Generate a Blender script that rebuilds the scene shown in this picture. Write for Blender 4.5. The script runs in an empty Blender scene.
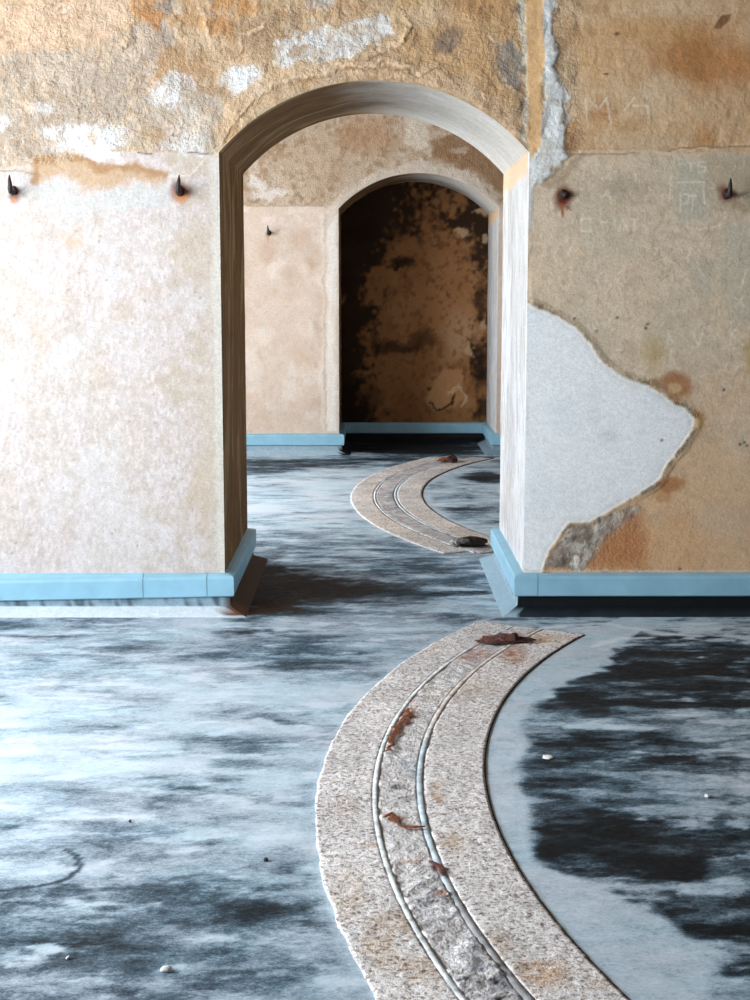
import bpy, bmesh, math, random
import numpy as np
from mathutils import Vector

random.seed(7)
RNG = np.random.RandomState(11)
sc = bpy.context.scene
COL = sc.collection

# ------------------------------------------------------------------ survey
# photo measurements (pixels of the 750 x 1000 frame) are turned into metres on the plane they lie on
F_PX = 1500.0
PITCH = math.atan(212 / 1500.0)
YAW = math.atan(5 / 1500.0)
EYE = 1.5


def ray(px, py):
    x = (px - 375) / F_PX
    y = (500 - py) / F_PX
    dy = math.cos(PITCH) + y * math.sin(PITCH)
    dz = -math.sin(PITCH) + y * math.cos(PITCH)
    c, s = math.cos(YAW), math.sin(YAW)
    return (c * x + s * dy, -s * x + c * dy, dz)


def on_floor(px, py, z=0.0):
    d = ray(px, py)
    t = (z - EYE) / d[2]
    return (d[0] * t, d[1] * t)


def on_wall(px, py, Y):
    d = ray(px, py)
    t = Y / d[1]
    return (d[0] * t, EYE + d[2] * t)


# ------------------------------------------------------------------ numpy noise
def _hash(ix, iy, seed):
    h = (ix.astype(np.int64) * 374761393 + iy.astype(np.int64) * 668265263 + seed * 974634777) & 0xFFFFFFFF
    h = ((h ^ (h >> 13)) * 1274126177) & 0xFFFFFFFF
    h = h ^ (h >> 16)
    return (h & 0xFFFF) / 65535.0


def vnoise(x, y, seed=0):
    ix, iy = np.floor(x), np.floor(y)
    fx, fy = x - ix, y - iy
    ux, uy = fx * fx * fx * (fx * (fx * 6 - 15) + 10), fy * fy * fy * (fy * (fy * 6 - 15) + 10)
    a = _hash(ix, iy, seed)
    b = _hash(ix + 1, iy, seed)
    c = _hash(ix, iy + 1, seed)
    d = _hash(ix + 1, iy + 1, seed)
    return (a + (b - a) * ux) * (1 - uy) + (c + (d - c) * ux) * uy


def fbm(x, y, f=1.0, octv=4, seed=0, gain=0.5):
    """centred about 0, roughly -0.5 .. 0.5"""
    t, amp, tot = 0, 1.0, 0
    for i in range(octv):
        ca, sa = math.cos(0.6 * i + seed), math.sin(0.6 * i + seed)
        xx, yy = (x * ca - y * sa) * f, (x * sa + y * ca) * f
        t = t + amp * (vnoise(xx + 17.3 * i, yy - 9.1 * i, seed + i) - 0.5)
        tot += amp
        amp *= gain
        f *= 2.03
    return t / tot * 1.5


def sstep(a, b, x):
    t = np.clip((x - a) / (b - a), 0, 1)
    return t * t * (3 - 2 * t)


def lin(r, g, b):
    f = lambda c: (c / 255 / 12.92) if c / 255 <= 0.04045 else ((c / 255 + 0.055) / 1.055) ** 2.4
    return np.array([f(r), f(g), f(b)])


# ------------------------------------------------------------------ surface painter (metres on a plane)
class Painter:
    def __init__(self, X, Z, conv, scale, base, warp=1.0):
        self.X, self.Z, self.conv, self.s = X, Z, conv, scale
        n = len(X)
        self.col = np.tile(np.asarray(base, float), (n, 1))
        self.h = np.zeros(n)
        self.r = np.full(n, 0.24)
        self.nA = fbm(X, Z, 5, 5, 3)
        self.nB = fbm(X, Z, 5, 5, 21)
        self.nC = fbm(X, Z, 22, 4, 5)
        self.nD = fbm(X, Z, 22, 4, 33)
        self.nE = fbm(X, Z, 70, 3, 41)
        self.wx = (self.nA * 0.06 + self.nC * 0.03 + self.nE * 0.012) * warp
        self.wz = (self.nB * 0.06 + self.nD * 0.03 + fbm(X, Z, 70, 3, 57) * 0.012) * warp

    def over(self, m, c, h=None, r=None):
        m = np.clip(m, 0, 1)
        self.col += (np.asarray(c) - self.col) * m[:, None]
        if h is not None:
            self.h += m * h
        if r is not None:
            self.r += (r - self.r) * m

    def blobm(self, px, py, rx, ry, soft=0.4, w=1.0, ang=0.0):
        cx, cz = self.conv(px, py)
        dx = self.X + self.wx * w - cx
        dz = self.Z + self.wz * w - cz
        if ang:
            c, s = math.cos(ang), math.sin(ang)
            dx, dz = dx * c + dz * s, -dx * s + dz * c
        d = np.sqrt((dx * self.s / rx) ** 2 + (dz * self.s / ry) ** 2)
        return 1 - sstep(1 - soft, 1 + soft, d)

    def blob(self, px, py, rx, ry, c, a=1.0, soft=0.4, w=1.0, ang=0.0, **k):
        self.over(self.blobm(px, py, rx, ry, soft, w, ang) * a, c, **k)

    def sd(self, pts, w=1.0):
        P = np.array([self.conv(*p) for p in pts])
        x = self.X + self.wx * w
        z = self.Z + self.wz * w
        d = np.full(len(x), 1e9)
        ins = np.zeros(len(x), bool)
        for i in range(len(P)):
            a, b = P[i], P[(i + 1) % len(P)]
            e = b - a
            vx, vz = x - a[0], z - a[1]
            t = np.clip((vx * e[0] + vz * e[1]) / (e @ e + 1e-12), 0, 1)
            d = np.minimum(d, (vx - e[0] * t) ** 2 + (vz - e[1] * t) ** 2)
            cond = (a[1] > z) != (b[1] > z)
            xi = a[0] + (z - a[1]) * e[0] / (e[1] if abs(e[1]) > 1e-9 else 1e-9)
            ins ^= cond & (x < xi)
        d = np.sqrt(d)
        return np.where(ins, -d, d)

    def poly(self, pts, c, a=1.0, soft=2.0, w=1.0, **k):
        s = soft / self.s
        m = 1 - sstep(-s, s, self.sd(pts, w))
        self.over(m * a, c, **k)
        return m

    def linem(self, pts, width, w=0.3, soft=0.6):
        P = np.array([self.conv(*p) for p in pts])
        x = self.X + self.wx * w
        z = self.Z + self.wz * w
        d = np.full(len(x), 1e9)
        for a, b in zip(P[:-1], P[1:]):
            e = b - a
            vx, vz = x - a[0], z - a[1]
            t = np.clip((vx * e[0] + vz * e[1]) / (e @ e + 1e-12), 0, 1)
            d = np.minimum(d, (vx - e[0] * t) ** 2 + (vz - e[1] * t) ** 2)
        hw = width / 2 / self.s
        return 1 - sstep(hw * (1 - soft), hw * (1 + soft), np.sqrt(d))

    def line(self, pts, width, c, a=1.0, w=0.3, soft=0.6, **k):
        self.over(self.linem(pts, width, w, soft) * a, c, **k)


# ------------------------------------------------------------------ materials
def mat_new(name):
    m = bpy.data.materials.new(name)
    m.use_nodes = True
    nt = m.node_tree
    for n in list(nt.nodes):
        nt.nodes.remove(n)
    out = nt.nodes.new('ShaderNodeOutputMaterial')
    b = nt.nodes.new('ShaderNodeBsdfPrincipled')
    nt.links.new(b.outputs[0], out.inputs[0])
    return m, nt, b


def N(nt, t, **kw):
    n = nt.nodes.new(t)
    for k, v in kw.items():
        setattr(n, k, v)
    return n


def noise(nt, vec, scale, detail=4, rough=0.55, dist=0.0):
    n = N(nt, 'ShaderNodeTexNoise')
    n.inputs['Scale'].default_value = scale
    n.inputs['Detail'].default_value = detail
    n.inputs['Roughness'].default_value = rough
    n.inputs['Distortion'].default_value = dist
    nt.links.new(vec, n.inputs['Vector'])
    return n.outputs['Fac']


def mth(nt, op, a, b=None, clamp=False):
    n = N(nt, 'ShaderNodeMath', operation=op, use_clamp=clamp)
    for i, v in enumerate((a, b)):
        if v is None:
            continue
        if hasattr(v, 'links'):
            nt.links.new(v, n.inputs[i])
        else:
            n.inputs[i].default_value = v
    return n.outputs[0]


def mix(nt, fac, a, b, blend='MIX'):
    n = N(nt, 'ShaderNodeMix', data_type='RGBA', blend_type=blend)
    for sock, v in ((n.inputs[0], fac), (n.inputs[6], a), (n.inputs[7], b)):
        if hasattr(v, 'links'):
            nt.links.new(v, sock)
        elif isinstance(v, (int, float)):
            sock.default_value = v
        else:
            sock.default_value = (*v, 1)
    return n.outputs[2]


def ramp(nt, fac, stops):
    n = N(nt, 'ShaderNodeValToRGB')
    e = n.color_ramp.elements
    while len(e) < len(stops):
        e.new(0.5)
    for el, (p, c) in zip(e, stops):
        el.position = p
        el.color = (*c, 1) if len(c) == 3 else c
    nt.links.new(fac, n.inputs[0])
    return n.outputs[0]


def bump(nt, b, height, strength, dist):
    n = N(nt, 'ShaderNodeBump')
    if hasattr(strength, 'links'):
        nt.links.new(strength, n.inputs['Strength'])
    else:
        n.inputs['Strength'].default_value = strength
    n.inputs['Distance'].default_value = dist
    nt.links.new(height, n.inputs['Height'])
    nt.links.new(n.outputs[0], b.inputs['Normal'])


def coords(nt):
    return N(nt, 'ShaderNodeTexCoord').outputs['Object']


def grey(v):
    return (v, v, v)


def vary(nt, vec, amounts):
    """a multiplier about 1 from several noises"""
    t = None
    for sc_, amt, det in amounts:
        n = mth(nt, 'MULTIPLY', mth(nt, 'SUBTRACT', noise(nt, vec, sc_, det), 0.5), amt)
        t = n if t is None else mth(nt, 'ADD', t, n)
    return mth(nt, 'ADD', t, 1.0)


def mat_painted(name, amounts, rough=0.9, bscale=((45, 0.7), (160, 0.3)), bstr=0.5, bdist=0.01, spec=0.2):
    """surface whose pigment comes from the worked-out paint layer, broken up by procedural grain"""
    m, nt, b = mat_new(name)
    vec = coords(nt)
    at = N(nt, 'ShaderNodeAttribute', attribute_name='paint')
    k = vary(nt, vec, amounts)
    cmb = N(nt, 'ShaderNodeCombineColor')
    for i in range(3):
        nt.links.new(k, cmb.inputs[i])
    c = mix(nt, 1.0, at.outputs['Color'], cmb.outputs[0], 'MULTIPLY')
    nt.links.new(c, b.inputs['Base Color'])
    b.inputs['Roughness'].default_value = rough
    b.inputs['Specular IOR Level'].default_value = spec
    h = None
    for s_, w_ in bscale:
        n = mth(nt, 'MULTIPLY', noise(nt, vec, s_, 4), w_)
        h = n if h is None else mth(nt, 'ADD', h, n)
    st = mth(nt, 'MULTIPLY', at.outputs['Alpha'], bstr * 2, True)
    bump(nt, b, h, st, bdist)
    return m


M_PLASTER = mat_painted('weathered_plaster', ((14, 0.12, 3), (55, 0.36, 4), (120, 0.45, 3), (210, 0.40, 2)), bscale=((28, 0.5), (70, 0.6), (180, 0.35)), bstr=0.6, bdist=0.014)
M_JAMB = mat_painted('jamb_plaster', ((14, 0.10, 3), (60, 0.2, 4), (220, 0.2, 3)), bstr=0.35)
M_COVE = mat_painted('cove_cement', ((30, 0.5, 4), (120, 0.5, 4)), rough=0.6, bstr=0.4, bdist=0.006)
M_RAILBED = mat_painted('railbed_mortar', ((40, 0.5, 4), (110, 0.9, 3), (260, 0.5, 2)), rough=0.9, bscale=((35, 0.6), (120, 0.4)), bstr=0.9, bdist=0.02)
M_RIM = mat_painted('rim_cement', ((60, 0.3, 4), (240, 0.3, 3)), rough=0.85, bstr=0.3)


def mat_granite():
    m, nt, b = mat_new('speckled_granite')
    vec = coords(nt)
    at = N(nt, 'ShaderNodeAttribute', attribute_name='paint')
    n1 = noise(nt, vec, 85, 4, 0.65)
    sp = ramp(nt, n1, [(0.34, lin(118, 108, 106)), (0.43, lin(198, 190, 187)), (0.51, lin(232, 228, 227)), (0.62, lin(246, 246, 248))])
    n2 = noise(nt, vec, 260, 2, 0.6)
    sp2 = ramp(nt, n2, [(0.38, grey(0.62)), (0.52, grey(1.0)), (0.7, grey(1.1))])
    c = mix(nt, 0.75, sp, sp2, 'MULTIPLY')
    c = mix(nt, 1.0, c, at.outputs['Color'], 'MULTIPLY')
    nt.links.new(c, b.inputs['Base Color'])
    b.inputs['Roughness'].default_value = 0.85
    b.inputs['Specular IOR Level'].default_value = 0.25
    h = mth(nt, 'ADD', n1, mth(nt, 'MULTIPLY', n2, 0.5))
    bump(nt, b, h, 0.6, 0.010)
    return m


M_GRANITE = mat_granite()


def mat_floor():
    m, nt, b = mat_new('worn_painted_concrete')
    vec = coords(nt)
    at = N(nt, 'ShaderNodeAttribute', attribute_name='paint')    # R wear, G brown dirt, both with painted archway shade, B white lime
    sep = N(nt, 'ShaderNodeSeparateColor')
    nt.links.new(at.outputs['Color'], sep.inputs[0])
    mp = N(nt, 'ShaderNodeMapping')
    mp.inputs['Scale'].default_value = (0.65, 1.0, 1.0)
    nt.links.new(vec, mp.inputs['Vector'])
    v2 = mp.outputs[0]
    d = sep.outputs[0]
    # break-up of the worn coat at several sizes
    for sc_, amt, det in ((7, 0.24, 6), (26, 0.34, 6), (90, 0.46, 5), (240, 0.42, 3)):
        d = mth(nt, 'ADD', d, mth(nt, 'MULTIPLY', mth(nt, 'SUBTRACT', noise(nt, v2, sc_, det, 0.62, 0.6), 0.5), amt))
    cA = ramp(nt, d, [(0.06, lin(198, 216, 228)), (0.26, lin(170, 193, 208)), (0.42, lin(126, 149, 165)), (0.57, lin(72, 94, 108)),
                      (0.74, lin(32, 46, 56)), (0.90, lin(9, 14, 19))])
    cB = ramp(nt, d, [(0.06, lin(208, 214, 224)), (0.26, lin(180, 193, 206)), (0.42, lin(142, 156, 170)), (0.57, lin(84, 100, 114)),
                      (0.74, lin(38, 46, 54)), (0.94, lin(16, 19, 24))])
    hue = ramp(nt, noise(nt, v2, 3.2, 4, 0.6), [(0.36, grey(0)), (0.64, grey(1))])
    c = mix(nt, hue, cA, cB)
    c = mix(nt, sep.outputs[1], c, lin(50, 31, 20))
    c = mix(nt, sep.outputs[2], c, lin(216, 226, 234))
    # scattered grit
    g = noise(nt, vec, 420, 2, 0.5)
    g = ramp(nt, g, [(0.66, grey(0.0)), (0.74, grey(1.0))])
    c = mix(nt, mth(nt, 'MULTIPLY', g, 0.35), c, lin(190, 200, 208))
    nt.links.new(c, b.inputs['Base Color'])
    r = mth(nt, 'ADD', 0.5, mth(nt, 'MULTIPLY', noise(nt, vec, 30, 4), 0.35))
    nt.links.new(r, b.inputs['Roughness'])
    b.inputs['Specular IOR Level'].default_value = 0.14
    h = mth(nt, 'ADD', noise(nt, v2, 60, 5, 0.65), mth(nt, 'MULTIPLY', d, 0.3))
    bump(nt, b, h, 0.3, 0.006)
    return m


M_FLOOR = mat_floor()


def mat_simple(name, c1, c2, scale, rough=0.7, metal=0.0, bstr=0.4, bdist=0.005, detail=5, lo=0.35, hi=0.65):
    m, nt, b = mat_new(name)
    vec = coords(nt)
    n = noise(nt, vec, scale, detail, 0.6)
    c = ramp(nt, n, [(lo, tuple(c1)), (hi, tuple(c2))])
    nt.links.new(c, b.inputs['Base Color'])
    b.inputs['Roughness'].default_value = rough
    b.inputs['Metallic'].default_value = metal
    bump(nt, b, n, bstr, bdist)
    return m


def mat_bluepaint():
    m, nt, b = mat_new('pale_blue_gloss_paint')
    vec = coords(nt)
    n = noise(nt, vec, 9, 4)
    c = ramp(nt, n, [(0.3, lin(138, 184, 206)), (0.7, lin(152, 198, 220))])
    ch = noise(nt, vec, 55, 4, 0.65)
    chm = ramp(nt, ch, [(0.70, grey(0)), (0.74, grey(1))])
    c = mix(nt, mth(nt, 'MULTIPLY', chm, 0.5), c, lin(196, 212, 220))
    nt.links.new(c, b.inputs['Base Color'])
    b.inputs['Roughness'].default_value = 0.45
    b.inputs['Specular IOR Level'].default_value = 0.35
    bump(nt, b, noise(nt, vec, 25, 4), 0.25, 0.004)
    return m


M_BLUE = mat_bluepaint()
M_RUST = mat_simple('dark_rusted_iron', lin(26, 15, 12), lin(84, 38, 24), 120, 0.85, 0.0, 0.8, 0.004)
M_IRON = mat_simple('blackened_iron', lin(24, 20, 20), lin(66, 56, 56), 160, 0.55, 0.3, 0.6, 0.003)
M_RUSTRED = mat_simple('red_rust_scale', lin(58, 34, 34), lin(132, 86, 76), 110, 0.9, 0.0, 0.9, 0.006)
M_RUSTORANGE = mat_simple('orange_rust_crust', lin(54, 28, 20), lin(160, 92, 56), 110, 0.95, 0.0, 0.9, 0.005)
M_PEBBLE_W = mat_simple('chalky_pebble', lin(205, 208, 210), lin(240, 240, 238), 90, 0.8)
M_PEBBLE_D = mat_simple('dark_pebble', lin(26, 28, 32), lin(60, 62, 66), 90, 0.8)
M_ROOM = mat_simple('plain_room_plaster', lin(84, 72, 60), lin(116, 102, 88), 5, 0.95, 0, 0.5, 0.01)
M_CEIL = mat_simple('ceiling_plaster', lin(84, 74, 64), lin(112, 100, 88), 4, 0.95, 0, 0.5, 0.01)
M_OLDCEMENT = mat_simple('grey_cement_lump', lin(130, 128, 128), lin(196, 194, 194), 60, 0.9, 0, 0.8, 0.01)


# ------------------------------------------------------------------ object helpers
def mesh_obj(name, verts, faces, mat, parent=None, smooth=True, paint=None):
    me = bpy.data.meshes.new(name)
    V = np.asarray(verts, np.float32)
    me.vertices.add(len(V))
    me.vertices.foreach_set('co', V.ravel())
    if isinstance(faces, np.ndarray):
        n = faces.shape[1]
        me.loops.add(faces.size)
        me.polygons.add(len(faces))
        me.loops.foreach_set('vertex_index', faces.ravel().astype(np.int32))
        me.polygons.foreach_set('loop_start', np.arange(0, faces.size, n, dtype=np.int32))
        me.polygons.foreach_set('loop_total', np.full(len(faces), n, np.int32))
        me.update(calc_edges=True)
    else:
        me = bpy.data.meshes.new(name)
        me.from_pydata([tuple(v) for v in V], [], [tuple(f) for f in faces])
    me.validate()
    me.polygons.foreach_set('use_smooth', np.full(len(me.polygons), smooth))
    if paint is not None:
        a = me.attributes.new('paint', 'FLOAT_COLOR', 'POINT')
        a.data.foreach_set('color', np.asarray(paint, np.float32).ravel())
    me.materials.append(mat)
    me.update()
    o = bpy.data.objects.new(name, me)
    COL.objects.link(o)
    if parent:
        o.parent = parent
    return o


def structure(o):
    o['kind'] = 'structure'
    return o


def tag(o, label, cat, group=None):
    o['label'] = label
    o['category'] = cat
    if group:
        o['group'] = group
    return o


def empty(name, loc):
    o = bpy.data.objects.new(name, None)
    o.empty_display_size = 0.1
    o.location = loc
    COL.objects.link(o)
    return o


def bm_obj(name, bm, mat, parent=None, smooth=False):
    bmesh.ops.recalc_face_normals(bm, faces=bm.faces)
    me = bpy.data.meshes.new(name)
    bm.to_mesh(me)
    bm.free()
    me.polygons.foreach_set('use_smooth', np.full(len(me.polygons), smooth))
    me.materials.append(mat)
    o = bpy.data.objects.new(name, me)
    COL.objects.link(o)
    if parent:
        o.parent = parent
    return o


def grid_faces(nu, nv, off=0, flip=False):
    i = np.arange(nu - 1)[:, None] * nv + np.arange(nv - 1)[None, :]
    i = i.ravel() + off
    f = np.stack([i, i + nv, i + nv + 1, i + 1], 1)
    return f[:, ::-1] if flip else f


def box_bm(bm, lo, hi):
    vs = [bm.verts.new((x, y, z)) for x in (lo[0], hi[0]) for y in (lo[1], hi[1]) for z in (lo[2], hi[2])]
    for q in ((0, 1, 3, 2), (4, 6, 7, 5), (0, 4, 5, 1), (2, 3, 7, 6), (0, 2, 6, 4), (1, 5, 7, 3)):
        bm.faces.new([vs[k] for k in q])


def spaced(a, b, va, vb, fine, coarse):
    """sample positions a..b, fine within va..vb"""
    out = []
    if va > a:
        out += list(np.linspace(a, va, max(2, int((va - a) / coarse) + 1))[:-1])
    out += list(np.linspace(max(a, va), min(b, vb), int((min(b, vb) - max(a, va)) / fine) + 1))
    if vb < b:
        out += list(np.linspace(vb, b, max(2, int((b - vb) / coarse) + 1))[1:])
    return np.array(out)


# ------------------------------------------------------------------ plan of the place
XW = 3.3                 # inner face of the side walls
ZC = 3.5                 # ceiling
Y1, T1 = 6.86, 1.30      # arched partition: near face, thickness
A1 = dict(xl=-0.675, xr=0.713, zs=2.10, zc=2.415)
Y2, T2 = 13.60, 1.14     # far wall with the blind recess
A2 = dict(xl=-0.280, xr=1.148, zs=2.200, zc=2.512)
YB = -2.2                # behind the camera
YE = Y2 + T2


def arch_z(x, A):
    c = (A['xl'] + A['xr']) / 2
    hw = (A['xr'] - A['xl']) / 2
    rise = A['zc'] - A['zs']
    R = (hw * hw + rise * rise) / (2 * rise)
    return A['zc'] - R + np.sqrt(np.maximum(R * R - (x - c) ** 2, (R - rise) ** 2))


def arch_wall(name, Y, T, A, fine, vis, zvis, paint_face, paint_jamb, fine_d, back_open=True):
    """wall face with an arched opening; the reveal runs back T metres; the back face is plain"""
    xl, xr, zs = A['xl'], A['xr'], A['zs']
    xs_l = spaced(-XW, xl, vis[0], xl, fine, 0.12)
    xs_m = np.linspace(xl, xr, int((xr - xl) / fine) + 1)
    xs_r = spaced(xr, XW, xr, vis[1], fine, 0.12)
    nlow = int(zs / fine)
    zlow = np.linspace(0, zs, nlow + 1)
    vup = np.concatenate([np.linspace(0, (zvis - zs) / (ZC - zs), int((zvis - zs) / fine) + 1),
                          np.linspace((zvis - zs) / (ZC - zs), 1, 8)[1:]])
    V, Fc, off = [], [], 0

    def add(xx, zz):
        nonlocal off
        nu, nv = xx.shape
        V.append(np.stack([xx.ravel(), zz.ravel()], 1))
        Fc.append(grid_faces(nu, nv, off, False))
        off += nu * nv
    for xs in (xs_l, xs_r):
        add(*np.meshgrid(xs, zlow, indexing='ij'))
    xs = np.concatenate([xs_l, xs_m[1:-1], xs_r])
    low = np.where((xs > xl) & (xs < xr), arch_z(xs, A), zs)
    xx = np.repeat(xs[:, None], len(vup), 1)
    zz = low[:, None] + (ZC - low[:, None]) * vup[None, :]
    add(xx, zz)
    P = np.concatenate(V)
    X, Z = P[:, 0], P[:, 1]
    col, h, r = paint_face(X, Z)
    # relief fades out at the arris and at the room corners
    inside = (X > xl) & (X < xr)
    dedge = np.where(inside, Z - arch_z(np.clip(X, xl, xr), A), np.hypot(np.maximum(np.maximum(xl - X, X - xr), 0), np.maximum(Z - zs, 0) * 0 + 0))
    dedge = np.where(~inside & (Z > zs), np.hypot(np.maximum(xl - X, X - xr), Z - zs), dedge)
    h = h * sstep(0.0, 0.02, dedge) - 0.006 * (1 - sstep(0, 0.014, dedge)) ** 2 * 0
    verts = np.stack([X, Y - h, Z], 1)
    paint = np.concatenate([col, r[:, None]], 1)
    faces = np.concatenate(Fc)
    # reveal: up the left side, round the arch, down the right side
    c = (xl + xr) / 2
    hw = (xr - xl) / 2
    rise = A['zc'] - zs
    R = (hw * hw + rise * rise) / (2 * rise)
    a0 = math.asin(hw / R)
    na = int(2 * a0 * R / fine_d)
    an = np.linspace(-a0, a0, na + 1)
    zj = np.linspace(0, zs, int(zs / fine_d) + 1)
    path = np.concatenate([np.stack([np.full(len(zj), xl), zj], 1),
                           np.stack([c + R * np.sin(an), A['zc'] - R + R * np.cos(an)], 1)[1:-1],
                           np.stack([np.full(len(zj), xr), zj[::-1]], 1)])
    nrm = np.concatenate([np.tile([1.0, 0.0], (len(zj), 1)), np.stack([-np.sin(an), -np.cos(an)], 1)[1:-1], np.tile([-1.0, 0.0], (len(zj), 1))])
    seg = np.r_[0, np.cumsum(np.hypot(*np.diff(path, axis=0).T))]
    ds = np.linspace(0, T, int(T / fine_d) + 1)
    S, D = np.meshgrid(seg, ds, indexing='ij')
    PX = np.repeat(path[:, 0], len(ds)); PZ = np.repeat(path[:, 1], len(ds))
    NX = np.repeat(nrm[:, 0], len(ds)); NZ = np.repeat(nrm[:, 1], len(ds))
    S, D = S.ravel(), D.ravel()
    jc, jh, jr = paint_jamb(S, D, PX, PZ, NX, NZ)
    fade = sstep(0, 0.03, D) * (sstep(0, 0.03, T - D) if back_open else 1)
    jh = jh * fade
    # worn, slightly rounded arris
    jh = jh - 0.010 * (1 - sstep(0, 0.016, D)) ** 2
    jv = np.stack([PX + NX * jh, Y + D, PZ + NZ * jh], 1)
    jf = grid_faces(len(seg), len(ds), len(verts), True)
    verts = np.concatenate([verts, jv]); paint = np.concatenate([paint, np.concatenate([jc, jr[:, None]], 1)])
    faces = np.concatenate([faces, jf])
    # back face, plain
    xs = np.concatenate([np.linspace(-XW, xl, 6), np.linspace(xl, xr, 25)[1:-1], np.linspace(xr, XW, 6)])
    low = np.where((xs >= xl - 1e-6) & (xs <= xr + 1e-6), arch_z(xs, A), zs)
    bl = []
    for grp, zz in (((xs <= xl + 1e-6), None), ((xs >= xr - 1e-6), None)):
        gx = xs[grp]
        xx, zz = np.meshgrid(gx, np.linspace(0, zs, 4), indexing='ij')
        bl.append((xx, zz))
    v = np.linspace(0, 1, 4)
    bl.append((np.repeat(xs[:, None], 4, 1), low[:, None] + (ZC - low[:, None]) * v[None, :]))
    for xx, zz in bl:
        o0 = len(verts)
        verts = np.concatenate([verts, np.stack([xx.ravel(), np.full(xx.size, Y + T), zz.ravel()], 1)])
        paint = np.concatenate([paint, np.tile([*lin(190, 170, 148), 0.5], (xx.size, 1))])
        faces = np.concatenate([faces, grid_faces(*xx.shape, o0, True)])
    return structure(mesh_obj(name, verts, faces, M_PLASTER, paint=paint))


# ------------------------------------------------------------------ the arched partition (near wall)
W1 = lambda px, py: on_wall(px, py, Y1)
S1 = 1500 / Y1 * 1.005


def paint_near(X, Z):
    p = Painter(X, Z, W1, S1, lin(206, 188, 168))
    nA, nB, nC, nD, nE = p.nA, p.nB, p.nC, p.nD, p.nE
    xc = lambda px: W1(px, 400)[0]
    zspr = 2.105
    left = 1 - sstep(-0.2, 0.2, X)
    # springing line: where the lower coat stops
    zline = zspr + np.where(X < xc(130), -0.03 * sstep(xc(135), xc(35), X) * 2.2, 0) + nC * 0.012
    up = sstep(-0.006, 0.006, Z - zline)
    low = 1 - up
    # ---- lower left: pinkish lime wash, tan towards the opening and in faint clouds
    p.over(low * left, lin(206, 194, 191))
    vs_ = fbm(X * 3.2, Z * 0.7, 5, 5, 141)
    vf_ = fbm(X * 2.0, Z, 45, 4, 151)
    p.over(low * left * sstep(0.05, 0.30, nA) * 0.35, lin(200, 184, 170))
    p.over(low * left * sstep(0.0, 0.3, vs_) * 0.45, lin(194, 184, 172))
    p.over(low * left * sstep(0.02, 0.3, vf_) * 0.45, lin(182, 171, 164))
    p.over(low * left * sstep(0.02, 0.3, -vf_) * 0.4, lin(224, 218, 216))
    p.over(low * left * sstep(0.05, 0.35, nB) * 0.5, lin(210, 206, 206))
    p.over(low * left * sstep(xc(165), xc(215), X + nA * 0.3 + nC * 0.2) * 0.6, lin(194, 178, 158))
    p.over(low * left * sstep(0.10, 0.3, nC) * 0.3, lin(184, 166, 148))
    # pale worn arris left of the opening
    p.over(low * left * sstep(xc(211), xc(217), X + nC * 0.03) * 0.7, lin(214, 210, 202))
    for q in ((120, 312, 13, 8), (160, 314, 8, 6), (42, 342, 8, 16), (70, 240, 12, 10), (100, 378, 12, 14), (150, 292, 16, 8), (200, 500, 8, 30)):
        p.blob(*q, lin(196, 174, 150), a=0.35, soft=0.8)
    p.blob(72, 240, 9, 7, lin(226, 176, 148), a=0.5, soft=0.7)
    for _ in range(60):
        x, y = RNG.uniform(0, 215), RNG.uniform(215, 560)
        p.blob(x, y, RNG.uniform(0.8, 1.6), RNG.uniform(0.8, 1.6), lin(140, 122, 108), a=0.5, w=0.1)
    # ---- lower right: grey-tan scratched plaster, warmer downwards
    right = 1 - left
    p.over(low * right, lin(214, 194, 170))
    vr_ = fbm(X, Z, 40, 4, 161)
    p.over(low * right * sstep(0.03, 0.3, vr_) * 0.4, lin(184, 162, 138))
    p.over(low * right * sstep(0.03, 0.3, -vr_) * 0.4, lin(222, 206, 184))
    p.over(low * right * sstep(0.0, 0.3, nA) * 0.5, lin(214, 192, 164))
    p.over(low * right * sstep(0.0, 0.35, nB) * 0.5, lin(196, 182, 162))
    p.over(low * right * sstep(1.2, 0.5, Z + nA * 0.5) * 0.8, lin(216, 176, 136))
    p.over(low * right * sstep(0.45, 0.2, Z + nB * 0.4) * sstep(xc(770), xc(600), X) * 0.7, lin(206, 146, 98), r=0.6)
    p.over(low * right * sstep(0.08, 0.3, nC) * 0.3, lin(180, 160, 136))
    # greenish washed rectangles
    p.poly([(674, 160), (708, 160), (706, 222), (676, 226)], lin(184, 184, 168), a=0.6, soft=6, w=0.4)
    p.poly([(722, 225), (760, 222), (760, 330), (735, 318), (720, 280)], lin(188, 186, 170), a=0.5, soft=6, w=0.6)
    p.poly([(690, 260), (716, 262), (712, 292), (692, 288)], lin(168, 170, 156), a=0.4, soft=6, w=0.6)
    p.poly([(706, 155), (760, 155), (760, 210), (706, 212)], lin(176, 160, 136), a=0.5, soft=5, w=0.5)
    p.blob(620, 188, 24, 12, lin(158, 146, 130), a=0.5, soft=0.8)
    p.blob(655, 352, 10, 18, lin(178, 154, 102), a=0.6, soft=0.7)
    p.blob(749, 365, 6, 18, lin(190, 160, 96), a=0.6, soft=0.7)
    p.blob(725, 520, 30, 16, lin(206, 180, 158), a=0.6, soft=0.8)
    p.blob(665, 545, 40, 18, lin(216, 172, 128), a=0.5, soft=0.8)
    # ---- upper band: rough, flaking, mottled
    p.over(up, lin(202, 174, 142), r=0.8)
    p.over(up * sstep(-0.02, 0.25, nA) * 0.8, lin(186, 146, 104))
    p.over(up * sstep(0.0, 0.3, nB) * 0.7, lin(214, 182, 148))
    p.over(up * sstep(0.1, 0.32, nD) * 0.5, lin(168, 136, 104))
    # upper left
    p.poly([(-40, -40), (125, -40), (140, 20), (110, 48), (60, 46), (0, 60), (-40, 60)], lin(214, 184, 158), a=0.85, soft=5, h=0.003, w=1.4)
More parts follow.
